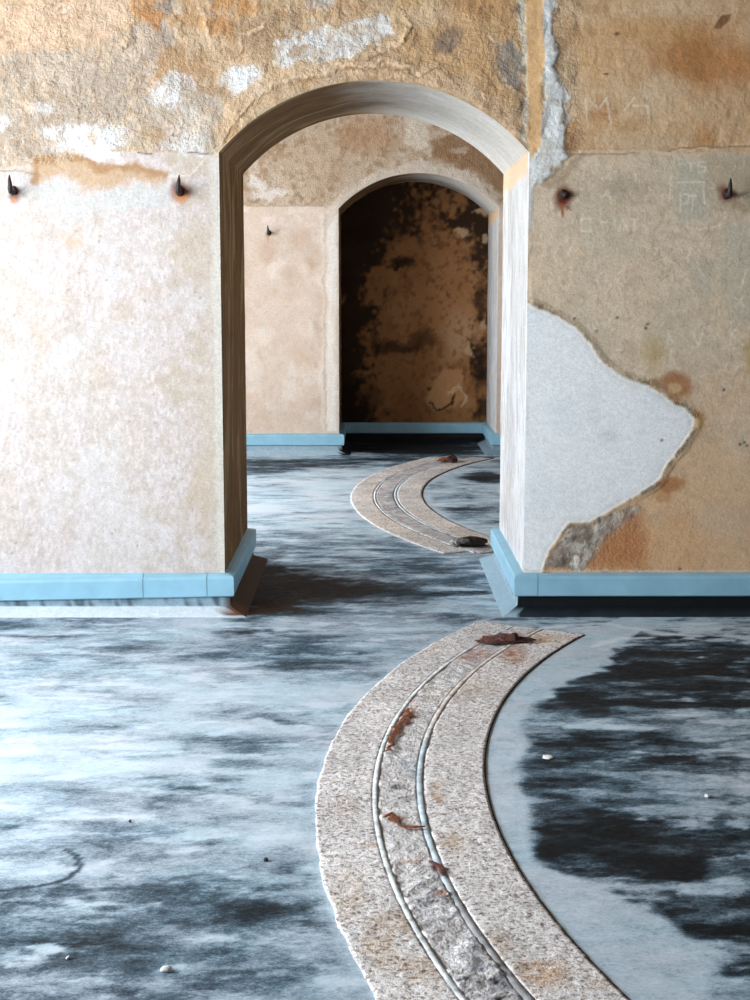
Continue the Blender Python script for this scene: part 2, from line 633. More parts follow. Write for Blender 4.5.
    p.poly([(-40, 62), (0, 58), (40, 48), (95, 52), (115, 38), (160, 20), (178, 34), (160, 70), (130, 110), (120, 150), (60, 152), (0, 168), (-40, 168)], lin(178, 163, 149), a=0.9, soft=3, h=-0.002)
    p.poly([(120, 150), (135, 100), (175, 70), (210, 90), (225, 120), (215, 152), (170, 154)], lin(184, 171, 158), a=0.8, soft=4)
    p.poly([(130, -10), (165, -10), (172, 8), (160, 34), (146, 22), (135, 14)], lin(192, 136, 86), a=0.9, soft=2, h=0.005)
    p.poly([(206, 48), (204, -10), (262, -10), (260, 12), (232, 22), (226, 40)], lin(194, 144, 96), a=0.9, soft=3, h=0.004)
    p.poly([(160, 48), (190, 44), (205, 70), (214, 100), (196, 98), (178, 78)], lin(176, 140, 106), a=0.7, soft=5, w=1.6)
    p.poly([(230, 22), (262, 14), (300, 8), (300, 40), (260, 52), (226, 48)], lin(168, 138, 108), a=0.6, soft=4)
    p.blob(60, 68, 30, 14, lin(196, 178, 160), a=0.7, soft=0.6)
    p.blob(20, 110, 26, 24, lin(176, 160, 144), a=0.7, soft=0.6)
    p.blob(170, 10, 16, 8, lin(150, 140, 132), a=0.8, soft=0.4)
    # lime bloom patches
    lime = lin(232, 232, 234)
    for q in ((92, 137, 38, 15, 0.95), (66, 130, 14, 7, 0.7), (165, 96, 14, 12, 0.8), (178, 78, 8, 10, 0.5), (240, 84, 22, 16, 0.95), (238, 70, 12, 6, 0.6), (46, 108, 8, 8, 0.5),
              (190, 128, 24, 16, 0.45), (185, 148, 20, 8, 0.6), (4, 130, 6, 6, 0.6), (100, 156, 20, 5, 0.6)):
        p.blob(q[0], q[1], q[2], q[3], lime, a=q[4], soft=0.35, w=1.3, h=0.0015)
    p.poly([(272, 62), (280, 38), (304, 34), (318, 22), (350, 24), (384, 24), (386, 42), (362, 50), (336, 58), (322, 70), (306, 60), (290, 70)], lin(224, 222, 220), a=0.9, soft=2.0, w=1.8)
    p.blob(300, 52, 14, 5, lin(176, 140, 106), a=0.7, w=1.4)
    p.blob(352, 32, 10, 5, lin(196, 172, 148), a=0.6, w=1.4)
    p.blob(322, 2, 14, 5, lin(190, 188, 186), a=0.7)
    # brown water mark and the grey bloom beneath it
    p.poly([(33, 177), (38, 160), (56, 153), (84, 157), (106, 168), (140, 164), (166, 177), (162, 186), (132, 179), (104, 194), (78, 184), (58, 174), (42, 177)], lin(192, 160, 126), a=0.85, soft=4, w=0.9)
    p.line([(36, 176), (40, 163), (58, 157), (84, 160), (106, 171), (140, 168), (164, 180)], 7, lin(166, 124, 84), a=0.75, w=1.0, soft=0.9)
    p.poly([(34, 182), (58, 180), (80, 190), (104, 198), (132, 184), (162, 190), (172, 200), (150, 208), (112, 210), (76, 216), (48, 200)], lin(198, 198, 196), a=0.7, soft=5, w=1.2)
    p.blob(156, 136, 12, 8, lin(186, 150, 112), a=0.7)
    p.poly([(0, 155), (36, 158), (34, 172), (0, 171)], lin(196, 182, 168), a=0.7, soft=2, w=0.3)
    p.line([(-20, 171), (20, 170), (36, 173)], 1.6, lin(140, 122, 106), a=0.7)
    p.line([(138, 153), (152, 154)], 1.6, lin(86, 70, 58), a=0.8, w=0.1)
    p.line([(188, 153), (216, 153)], 1.6, lin(96, 82, 68), a=0.8, w=0.1)
    p.line([(168, 179), (190, 176), (204, 160), (212, 152)], 1.6, lin(236, 226, 216), a=0.5)
    # centre, above the arch
    p.poly([(390, -20), (522, -20), (522, 140), (500, 110), (470, 84), (430, 70), (395, 50)], lin(204, 164, 120), a=0.75, soft=5, h=0.001)
    p.poly([(300, 70), (262, 90), (236, 118), (220, 140), (214, 128), (230, 100), (262, 76), (300, 62), (370, 60), (430, 66), (480, 90), (520, 134), (512, 140), (470, 100), (420, 80), (370, 72)], lin(214, 182, 148), a=0.85, soft=2.5, w=0.4, h=0.004)
    p.blob(447, 45, 12, 12, lin(138, 118, 104), a=0.85, soft=0.3, h=-0.003)
    p.blob(445, 46, 6, 6, lin(160, 140, 124), a=0.6)
    p.poly([(490, 40), (506, 44), (520, 52), (518, 94), (500, 86), (494, 64)], lin(152, 146, 138), a=0.85, soft=3, h=-0.003)
    p.blob(514, 112, 8, 16, lin(150, 132, 112), a=0.6)
    p.blob(420, 20, 26, 12, lin(218, 192, 160), a=0.6)
    p.blob(480, 8, 24, 10, lin(190, 140, 92), a=0.6)
    p.blob(350, 8, 20, 8, lin(184, 146, 110), a=0.6)
    # crust ridges where paint coats end
    for q in (((128, 8), (134, 30), (124, 44), (110, 50)), ((205, -5), (212, 20), (206, 44), (222, 52)), ((232, 48), (244, 30), (262, 22)), ((404, 30), (396, 46), (372, 54)), ((398, 4), (404, 18), (400, 40)),
              ((490, 40), (498, 70), (514, 96)), ((220, 152), (234, 122), (262, 94), (300, 76), (350, 64), (400, 62), (440, 68))):
        p.line(q, 3.2, lin(232, 202, 168), a=0.7, w=1.2, h=0.005)
        p.line([(a + 1, b + 4) for a, b in q], 2.2, lin(136, 98, 64), a=0.6, w=1.2, h=-0.002)
    # flaking at grain size over the upper coat
    fl = sstep(0.10, 0.18, fbm(X, Z, 16, 5, 77)) * up
    p.over(fl * left * 0.5, lin(206, 182, 156), h=0.003)
    tinyc = np.abs(fbm(X, Z, 13, 5, 181))
    p.over(sstep(0.022, 0.008, tinyc) * up * (1 - 0.5 * sstep(xc(560), xc(580), X)) * sstep(0.0, 0.15, nB + 0.05) * 0.55, lin(128, 98, 72))
    p.over(sstep(0.03, 0.012, np.abs(tinyc - 0.04)) * up * left * sstep(0.0, 0.15, nA + 0.05) * 0.35, lin(232, 214, 194))
    fl2 = sstep(0.16, 0.2, fbm(X, Z, 26, 5, 91)) * up
    p.over(fl2 * 0.35, lin(176, 142, 108), h=-0.003)
    # ---- upper right
    ur = up * sstep(xc(566), xc(580), X)
    p.over(ur, lin(212, 178, 140), r=0.30)
    p.over(ur * sstep(-0.05, 0.25, nA) * 0.6, lin(200, 156, 110))
    p.over(ur * sstep(0.02, 0.25, nC) * 0.45, lin(222, 194, 160))
    p.over(ur * sstep(0.04, 0.25, nD) * 0.4, lin(182, 138, 96))
    p.over(ur * sstep(0.0, 0.3, nB) * 0.6, lin(218, 188, 154))
    p.blob(700, 60, 56, 34, lin(186, 126, 72), a=0.75, soft=0.7)
    p.blob(745, 60, 30, 14, lin(196, 136, 84), a=0.7, soft=0.7)
    p.blob(690, 60, 20, 24, lin(164, 112, 68), a=0.5, soft=0.6)
    p.blob(640, 30, 50, 14, lin(202, 156, 106), a=0.6, soft=0.6)
    p.blob(600, 60, 24, 20, lin(212, 172, 128), a=0.7, soft=0.6)
    p.blob(655, 96, 24, 20, lin(216, 190, 158), a=0.7, soft=0.6)
    p.blob(604, 112, 12, 14, lin(188, 142, 98), a=0.7, soft=0.6)
    p.blob(720, 112, 40, 20, lin(206, 172, 136), a=0.7, soft=0.7)
    p.blob(640, 142, 50, 8, lin(206, 178, 146), a=0.7, soft=0.6)
    p.blob(705, 137, 10, 10, lin(186, 134, 82), a=0.7, soft=0.6)
    p.blob(575, 142, 10, 14, lin(172, 132, 94), a=0.8, soft=0.5)
    p.poly([(714, 28), (722, 14), (733, 11), (731, 20), (722, 29)], lin(134, 92, 60), a=0.9, soft=1.2, w=0.3, h=-0.003)
    p.line([(713, 28), (722, 13), (733, 11)], 1.5, lin(224, 194, 160), a=0.8, w=0.3)
    p.line([(546, 24), (600, 14), (668, 4)], 1.4, lin(226, 192, 156), a=0.6)
    p.blob(617, 34, 3, 1.6, lin(70, 52, 42), a=0.9, w=0.1)
    p.blob(606, 74, 2.4, 1.2, lin(86, 62, 48), a=0.9, w=0.1)
    p.line([(582, 153), (612, 151), (640, 150), (668, 152), (690, 150), (760, 143)], 2.6, lin(222, 196, 166), a=0.8, w=0.5, h=0.003)
    p.line([(540, 155), (600, 154), (640, 153)], 1.6, lin(140, 116, 92), a=0.7, w=0.2)
    p.line([(668, 150), (700, 147), (760, 146)], 1.6, lin(140, 104, 70), a=0.7, w=0.2)
    # ---- filled chase above the right springing, white crust at both sides
    p.poly([(519, -20), (528, -20), (528, 60), (527, 145), (522, 140), (524, 90), (519, 60)], lin(212, 206, 190), a=0.8, soft=1.6, w=0.5, h=0.002)
    for q in ((521, 10), (522, 70), (520, 108), (523, 134), (518, 90)):
        p.blob(q[0], q[1], 3, 6, lin(92, 82, 72), a=0.7, w=0.7)
    p.poly([(541, -20), (552, -20), (553, 20), (560, 45), (556, 75), (561, 110), (571, 138), (574, 156), (562, 167), (546, 175), (536, 186), (530, 190), (528, 172), (536, 156), (541, 120)], lin(228, 231, 232), a=0.95, soft=1.8, w=1.2, h=0.005, r=0.4)
    p.over((p.sd([(541, -20), (552, -20), (556, 75), (571, 138), (574, 156), (546, 175), (530, 188), (541, 120)], 1.2) < 0) * sstep(0.08, 0.2, nC) * 0.5, lin(186, 178, 162))
    p.line([(553, 20), (560, 45), (556, 75), (561, 110), (572, 140), (574, 157), (560, 170), (544, 180)], 2.4, lin(122, 104, 84), a=0.65, w=0.7, h=-0.002)
    p.line([(544, 30), (543, 64), (542, 110), (541, 150)], 1.8, lin(120, 104, 88), a=0.5, w=0.5)
    p.poly([(526, -20), (544, -20), (543, 30), (545, 55), (541, 90), (541, 146), (530, 156), (528, 120), (526, 60)], lin(222, 180, 132), a=0.97, soft=0.9, w=0.15, h=0.004, r=0.2)
    p.poly([(538, 186), (560, 172), (575, 160), (588, 152), (580, 164), (564, 180), (548, 190)], lin(150, 128, 104), a=0.6, soft=3, w=0.5)
    p.poly([(527, 155), (534, 160), (532, 230), (528, 230)], lin(206, 210, 212), a=0.7, soft=1.5, w=0.4)
    p.line([(532, 190), (531, 240), (530, 300)], 2, lin(150, 138, 122), a=0.5, w=0.5)
    # ---- big lost-plaster patch at the right of the opening
    patch = [(505, 303), (527, 303), (540, 309), (557, 316), (575, 328), (590, 345), (601, 362), (615, 373), (632, 383), (650, 387), (663, 395), (673, 405), (685, 408), (691, 418),
             (692, 430), (687, 437), (681, 447), (671, 458), (664, 468), (659, 480), (645, 490), (632, 497), (615, 506), (600, 517), (585, 522), (567, 522), (557, 535), (548, 550), (542, 571), (540, 640), (505, 640)]
    sd = p.sd(patch, 0.3)
    px_ = 1 / S1
    rim = np.exp(-((sd - 2.5 * px_) / (3.2 * px_)) ** 2)
    p.over(rim * 0.75 * (0.6 + 1.6 * np.clip(nC + 0.2, 0, 1)), lin(140, 122, 100), r=0.9)
    p.h += 0.006 * sstep(-1.0 * px_, 2.0 * px_, sd) * (X > 0.71) * sstep(40 * px_, 4 * px_, sd) * low
    inside = 1 - sstep(-1.4 * px_, 1.4 * px_, sd)
    p.over(inside, lin(238, 241, 244), r=0.10)
    p.over(inside * sstep(0.05, 0.35, nA) * 0.3, lin(218, 225, 232))
    p.blob(606, 437, 12, 8, lin(196, 206, 216), a=0.3 * 1, soft=0.7)
    p.line([(598, 438), (606, 433), (612, 437)], 1.2, lin(176, 182, 190), a=0.5)
    p.over(np.exp(-((sd + 3 * px_) / (2.5 * px_)) ** 2) * 0.35, lin(206, 200, 190))
    # loose grey crust at the lower tip
    cr = p.poly([(567, 524), (586, 523), (602, 518), (626, 506), (640, 508), (628, 522), (606, 540), (592, 562), (578, 573), (543, 573), (550, 550), (558, 536)], lin(158, 148, 138), a=0.9, soft=2, w=0.8, r=1.0)
    p.h += cr * (np.clip(nC, -0.3, 0.4) * 0.012)
    p.over(cr * sstep(0.05, 0.2, nD) * 0.6, lin(196, 188, 178))
    p.over(cr * sstep(0.08, 0.2, -nD) * 0.6, lin(122, 110, 98))
    p.poly([(604, 542), (622, 520), (640, 516), (650, 540), (640, 572), (590, 572)], lin(176, 112, 68), a=0.7, soft=16, w=1.6, r=0.7)
    p.blob(572, 562, 6, 5, lin(226, 220, 210), a=0.8, w=1)
    # damp rings
    for (x, y, rx, ry, c) in ((677, 386, 14, 14, lin(160, 106, 62)), (697, 424, 7, 10, lin(164, 122, 74)), (672, 484, 11, 9, lin(172, 116, 70)), (664, 496, 10, 7, lin(196, 150, 106))):
        p.blob(x, y, rx, ry, c, a=0.85, soft=0.45, w=0.9)
    p.blob(674, 389, 6, 5, lin(206, 172, 130), a=0.9, soft=0.4, w=0.3)
    p.blob(696, 424, 3, 5, lin(204, 176, 132), a=0.8, soft=0.4, w=0.3)
    p.blob(660, 384, 9, 5, lin(166, 134, 98), a=0.7, w=0.6)
    for q in ((596, 331), (574, 318), (646, 328), (648, 324), (741, 444), (745, 442), (748, 445), (724, 390), (617, 318), (680, 569), (662, 440)):
        p.blob(q[0], q[1], 1.6, 1.4, lin(72, 58, 48), a=0.9, w=0.1, h=-0.002)
    # ---- scratched writing and idle scratches
    sc_c = lin(238, 228, 212)
    strokes = [((587, 121), (585.5, 99), (599, 109), (606.5, 97.5), (611, 124.5)), ((624, 110), (635, 97)), ((632, 106), (648, 106)), ((645, 93), (649, 118)),
               ((680, 213), (680, 195), (688, 195), (688, 203), (680, 204)), ((692, 196), (692, 210)), ((689, 196), (697, 196)), ((678, 182), (704, 182), (704, 204)),
               ((686, 163), (696, 163)), ((691, 163), (691, 171)), ((707, 162), (698, 162), (699, 166), (706, 167), (705, 172), (698, 172)),
               ((581, 218), (581, 231), (591, 231), (591, 218), (581, 218)), ((601, 222), (607, 221)), ((600, 218), (603, 228)), ((618, 231), (623, 219), (628, 231)), ((631, 220), (638, 220)), ((634, 220), (635, 232)),
               ((608, 191), (612, 203)), ((735, 297), (744, 306)), ((744, 296), (736, 307)), ((731, 322), (731, 346)), ((741, 322), (732, 334), (743, 346)),
               ((692, 332), (698, 346)), ((704, 325), (699, 345)), ((668, 330), (672, 344)), ((670, 178), (670, 200)), ((746, 272), (741, 290)), ((700, 230), (720, 226)), ((647, 228), (646, 240)), ((697, 262), (702, 276))]
    for st in strokes:
        p.line(st, 1.7, sc_c, a=0.55, w=0.06, h=-0.0004)
    for _ in range(230):
        x, y = RNG.uniform(545, 750), RNG.uniform(160, 380)
        a = RNG.normal(1.2, 0.7)
        L = RNG.uniform(3, 12)
        m = p.linem([(x, y), (x + math.cos(a) * L, y - math.sin(a) * L)], 1.2, 0.1)
        p.over(m * (1 - inside) * RNG.uniform(0.2, 0.5), sc_c if RNG.rand() < 0.7 else lin(150, 132, 112))
    # ---- rust weeping from the hooks
    for (x, y, rx, ry, a) in ((15, 194, 6, 7, 0.85), (180, 192, 10, 8, 0.9), (563, 197, 8, 11, 1.0), (727, 194, 9, 8, 0.85)):
        p.blob(x, y, rx, ry, lin(104, 44, 22), a=a, soft=0.6, w=0.35)
    p.blob(181, 197, 7, 6, lin(196, 130, 74), a=0.8, soft=0.7, w=0.2)
    p.blob(14, 200, 3, 3, lin(206, 140, 86), a=0.7, soft=0.7, w=0.2)
    p.line([(562, 204), (563, 216)], 2.6, lin(160, 84, 46), a=0.9, w=0.15)
    p.line([(566, 206), (571, 209)], 1.6, lin(120, 92, 66), a=0.8, w=0.1)
    p.blob(738, 204, 12, 4, lin(160, 138, 104), a=0.6, soft=0.7, ang=-0.5)
    # pale line of old paint just above the board
    p.over((np.abs(Z - 0.196 - nC * 0.01) < 0.006) * (right > 0.5) * 0.6, lin(222, 204, 192))
    # arris knocked pale round the arch
    # relief: soft undulation everywhere, rough flaking in the upper coat
    p.h += nA * 0.004 + (nC * 0.003 + nE * 0.0012) * (0.35 + 1.1 * up * (1 - 0.6 * ur)) + up * (1 - ur) * np.clip(fbm(X, Z, 11, 5, 63), -0.25, 0.4) * 0.012
    p.h *= np.where(p.r < 0.3, 0.5, 1.0)
    return p.col, p.h, p.r


def jamb_paint(S, D, PX, PZ, NX, NZ, T, A, tan_side=True, zs=2.1):
    n = len(S)
    str_ = fbm(D * 12 + fbm(D, S, 2, 3, 9) * 3, S * 2.6, 1.0, 5, 8)
    str2 = fbm(D * 36, S * 9.0, 1.0, 4, 18)
    big = fbm(D, S, 3.0, 4, 28)
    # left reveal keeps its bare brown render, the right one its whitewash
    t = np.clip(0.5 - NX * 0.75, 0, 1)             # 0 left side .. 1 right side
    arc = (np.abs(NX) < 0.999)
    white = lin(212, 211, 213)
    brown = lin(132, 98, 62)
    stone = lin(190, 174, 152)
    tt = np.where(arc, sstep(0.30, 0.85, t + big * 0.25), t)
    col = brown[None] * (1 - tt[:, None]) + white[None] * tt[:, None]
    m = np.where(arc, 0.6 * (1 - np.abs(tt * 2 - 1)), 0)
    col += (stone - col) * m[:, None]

    def over(mm, c):
        nonlocal col
        mm = np.clip(mm, 0, 1)
        col = col + (np.asarray(c) - col) * mm[:, None]
    lf = (NX > 0.999)
    rt = (NX < -0.999)
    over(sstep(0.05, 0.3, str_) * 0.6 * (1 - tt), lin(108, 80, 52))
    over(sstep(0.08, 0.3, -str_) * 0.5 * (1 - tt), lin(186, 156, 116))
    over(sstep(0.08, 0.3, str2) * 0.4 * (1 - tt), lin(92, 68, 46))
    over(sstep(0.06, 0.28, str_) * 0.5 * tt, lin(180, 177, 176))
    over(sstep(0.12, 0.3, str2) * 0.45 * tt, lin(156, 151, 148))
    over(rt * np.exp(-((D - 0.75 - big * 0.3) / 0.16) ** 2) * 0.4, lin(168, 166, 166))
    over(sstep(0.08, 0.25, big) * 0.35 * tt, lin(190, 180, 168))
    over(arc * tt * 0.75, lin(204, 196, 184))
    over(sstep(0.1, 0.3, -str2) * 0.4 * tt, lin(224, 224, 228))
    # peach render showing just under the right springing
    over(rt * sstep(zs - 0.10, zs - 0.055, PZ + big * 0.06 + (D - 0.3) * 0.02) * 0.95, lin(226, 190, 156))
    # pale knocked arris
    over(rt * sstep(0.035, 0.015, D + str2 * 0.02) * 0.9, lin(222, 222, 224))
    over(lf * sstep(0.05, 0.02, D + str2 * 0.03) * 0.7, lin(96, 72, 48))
    over(arc * sstep(0.06, 0.02, D + str2 * 0.05) * 0.5, lin(206, 184, 152))
    h = big * 0.010 + str_ * 0.0025 + str2 * 0.001
    return col, h, np.full(n, 0.5)


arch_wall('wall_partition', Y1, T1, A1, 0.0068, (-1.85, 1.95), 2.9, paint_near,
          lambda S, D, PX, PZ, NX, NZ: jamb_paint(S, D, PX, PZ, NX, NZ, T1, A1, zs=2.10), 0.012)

# ------------------------------------------------------------------ the far wall and its recess
W2 = lambda px, py: on_wall(px, py, Y2)
S2 = 1500 / Y2 * 1.0


def paint_far(X, Z):
    p = Painter(X, Z, W2, S2, lin(214, 195, 180), warp=1.3)
    nA, nB, nC, nD = p.nA, p.nB, p.nC, p.nD
    zl = W2(300, 205)[1]
    up = sstep(-0.01, 0.01, Z - zl - nC * 0.02)
    p.over(sstep(0.0, 0.3, nA) * 0.5, lin(232, 216, 204))
    p.over(sstep(0.05, 0.3, nB) * 0.5, lin(208, 180, 158))
    p.over(sstep(0.1, 0.3, nD) * 0.3, lin(196, 168, 146))
    for q in ((292, 275, 9, 7), (310, 260, 6, 5), (318, 404, 9, 5), (322, 330, 5, 14), (266, 250, 10, 10), (300, 240, 14, 10)):
        p.blob(*q, lin(194, 164, 142), a=0.6, soft=0.7)
    p.over(up, lin(192, 168, 144), r=0.8)
    p.over(up * sstep(-0.02, 0.25, nA) * 0.7, lin(168, 136, 106))
    p.over(up * sstep(0.0, 0.28, nB) * 0.7, lin(200, 178, 156))
    p.over(up * sstep(0.06, 0.25, nC) * 0.6, lin(150, 116, 86))
    p.over(up * sstep(0.10, 0.25, nD) * 0.5, lin(214, 196, 178))
    p.blob(368, 135, 26, 20, lin(178, 136, 98), a=0.6, soft=0.7)
    p.blob(320, 165, 22, 18, lin(192, 164, 138), a=0.6, soft=0.7)
    for q in ((262, 185, 10, 5), (276, 192, 8, 4), (264, 196, 12, 5), (258, 178, 4, 6)):
        p.blob(*q, lin(232, 222, 214), a=0.7, soft=0.4, w=1.2)
    p.poly([(406, 100), (426, 110), (428, 146), (418, 150), (404, 146)], lin(222, 206, 188), a=0.85, soft=2, w=0.5)
    p.poly([(446, 134), (470, 138), (510, 170), (510, 204), (486, 180), (456, 164), (430, 160)], lin(150, 114, 82), a=0.85, soft=3, w=0.8)
    p.blob(460, 150, 8, 4, lin(206, 186, 164), a=0.6, w=1)
    # pale band round the recess
    band = [(322, 432), (324, 215), (334, 203), (352, 184), (380, 170), (420, 163), (460, 168), (486, 186), (502, 206), (497, 212), (470, 190), (420, 178), (380, 184), (344, 205), (338, 212), (338, 432)]
    p.poly(band, lin(218, 204, 190), a=0.7, soft=1.6, w=0.9, h=0.006)
    p.poly([(327, 432), (328, 230), (338, 214), (338, 432)], lin(238, 230, 222), a=0.7, soft=1.4, w=0.5)
    dr_ = fbm(X * 3, Z * 0.5, 4, 5, 171)
    p.over((1 - up) * sstep(0.0, 0.25, dr_) * 0.4, lin(214, 188, 168))
    p.poly([(334, 196), (350, 178), (370, 168), (360, 182), (344, 196)], lin(196, 176, 156), a=0.6, soft=2)
    p.line([(247, 206), (280, 205), (326, 206)], 1.5, lin(150, 126, 104), a=0.6, w=0.2)
    p.line([(326, 215), (325, 300), (326, 430)], 1.4, lin(190, 166, 146), a=0.6, w=0.5)
    p.blob(268, 234, 2.5, 3, lin(120, 74, 46), a=0.7, soft=0.5, w=0.1)
    p.line([(268, 236), (268, 242)], 2, lin(190, 140, 104), a=0.6, w=0.1)
    p.h += nA * 0.006 + nC * 0.004 * (0.3 + up)
    return p.col, p.h, p.r


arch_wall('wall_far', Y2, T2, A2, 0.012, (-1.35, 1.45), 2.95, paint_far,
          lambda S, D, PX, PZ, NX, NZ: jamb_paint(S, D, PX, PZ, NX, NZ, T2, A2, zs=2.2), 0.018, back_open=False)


def paint_recess(X, Z):
    W3 = lambda px, py: on_wall(px, py, YE)
    p = Painter(X, Z, W3, 1500 / YE, lin(150, 104, 66), warp=1.6)
    nA, nB, nC, nD = p.nA, p.nB, p.nC, p.nD
    p.over(sstep(-0.05, 0.25, nA) * 0.7, lin(132, 88, 54))
    p.over(sstep(0.0, 0.3, nB) * 0.6, lin(164, 120, 82))
    p.blob(440, 300, 40, 40, lin(174, 124, 82), a=0.7, soft=0.9)
    p.blob(460, 335, 16, 20, lin(196, 160, 124), a=0.6, soft=0.8)
    mold_shade = lin(34, 24, 18)
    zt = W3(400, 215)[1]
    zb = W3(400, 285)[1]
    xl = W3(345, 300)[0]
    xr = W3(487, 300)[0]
    g = 0.9 * sstep(zb, zt + 0.12, Z) + 0.75 * sstep(xr - 0.28, xr + 0.02, X) + 1.5 * sstep(xl + 0.6, xl - 0.05, X)  # mold, with the recess's shade painted in at top and left
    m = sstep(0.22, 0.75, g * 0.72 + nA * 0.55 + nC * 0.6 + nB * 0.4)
    p.over(m * 0.92, mold_shade)
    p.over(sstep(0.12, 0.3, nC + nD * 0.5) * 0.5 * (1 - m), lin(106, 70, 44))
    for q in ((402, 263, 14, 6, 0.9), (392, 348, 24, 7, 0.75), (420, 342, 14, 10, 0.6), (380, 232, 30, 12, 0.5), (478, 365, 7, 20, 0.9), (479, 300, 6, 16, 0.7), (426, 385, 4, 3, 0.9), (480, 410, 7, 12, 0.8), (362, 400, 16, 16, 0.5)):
        p.blob(q[0], q[1], q[2], q[3], mold_shade, a=q[4], soft=0.5, w=1.2)
    for q in ((462, 233, 7, 4), (483, 212, 8, 4), (486, 238, 4, 5), (482, 326, 3, 6), (470, 350, 4, 6)):
        p.blob(*q, lin(196, 164, 128), a=0.8, soft=0.3, w=1.0)
    cr = [(424, 398), (432, 382), (446, 366), (464, 372), (464, 396), (450, 406), (436, 412)]
    p.poly(cr, lin(190, 142, 98), a=0.8, soft=2, w=0.7, h=0.008)
    p.line([(430, 402), (438, 411), (450, 404), (456, 392)], 2, lin(48, 32, 22), a=0.9, w=0.5, h=-0.01)
    p.line([(450, 392), (460, 386), (466, 396), (460, 404)], 2.2, lin(220, 184, 146), a=0.7, w=0.6, h=0.006)
    p.line([(464, 352), (470, 372), (466, 392)], 3, lin(170, 118, 76), a=0.6, w=0.7, h=0.008)
    p.h += nA * 0.006 + nC * 0.004
    return p.col, p.h, p.r


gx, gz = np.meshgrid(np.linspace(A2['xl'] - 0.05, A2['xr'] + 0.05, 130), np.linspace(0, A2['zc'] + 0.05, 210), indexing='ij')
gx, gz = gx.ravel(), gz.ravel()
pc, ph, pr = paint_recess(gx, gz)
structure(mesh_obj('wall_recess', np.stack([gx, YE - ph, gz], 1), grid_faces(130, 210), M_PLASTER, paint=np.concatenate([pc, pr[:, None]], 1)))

# ------------------------------------------------------------------ curved stone tracks set in the floor: plan
TR1 = dict(c=(4.50, 4.27), ro=4.66, r2=4.485, r3=4.350, ri=4.145, y0=1.3, y1=6.60, end=149.25)
TR2 = dict(c=(5.05, 10.76), ro=5.19, r2=5.015, r3=4.865, ri=4.665, y0=8.45, y1=13.25, end=None)


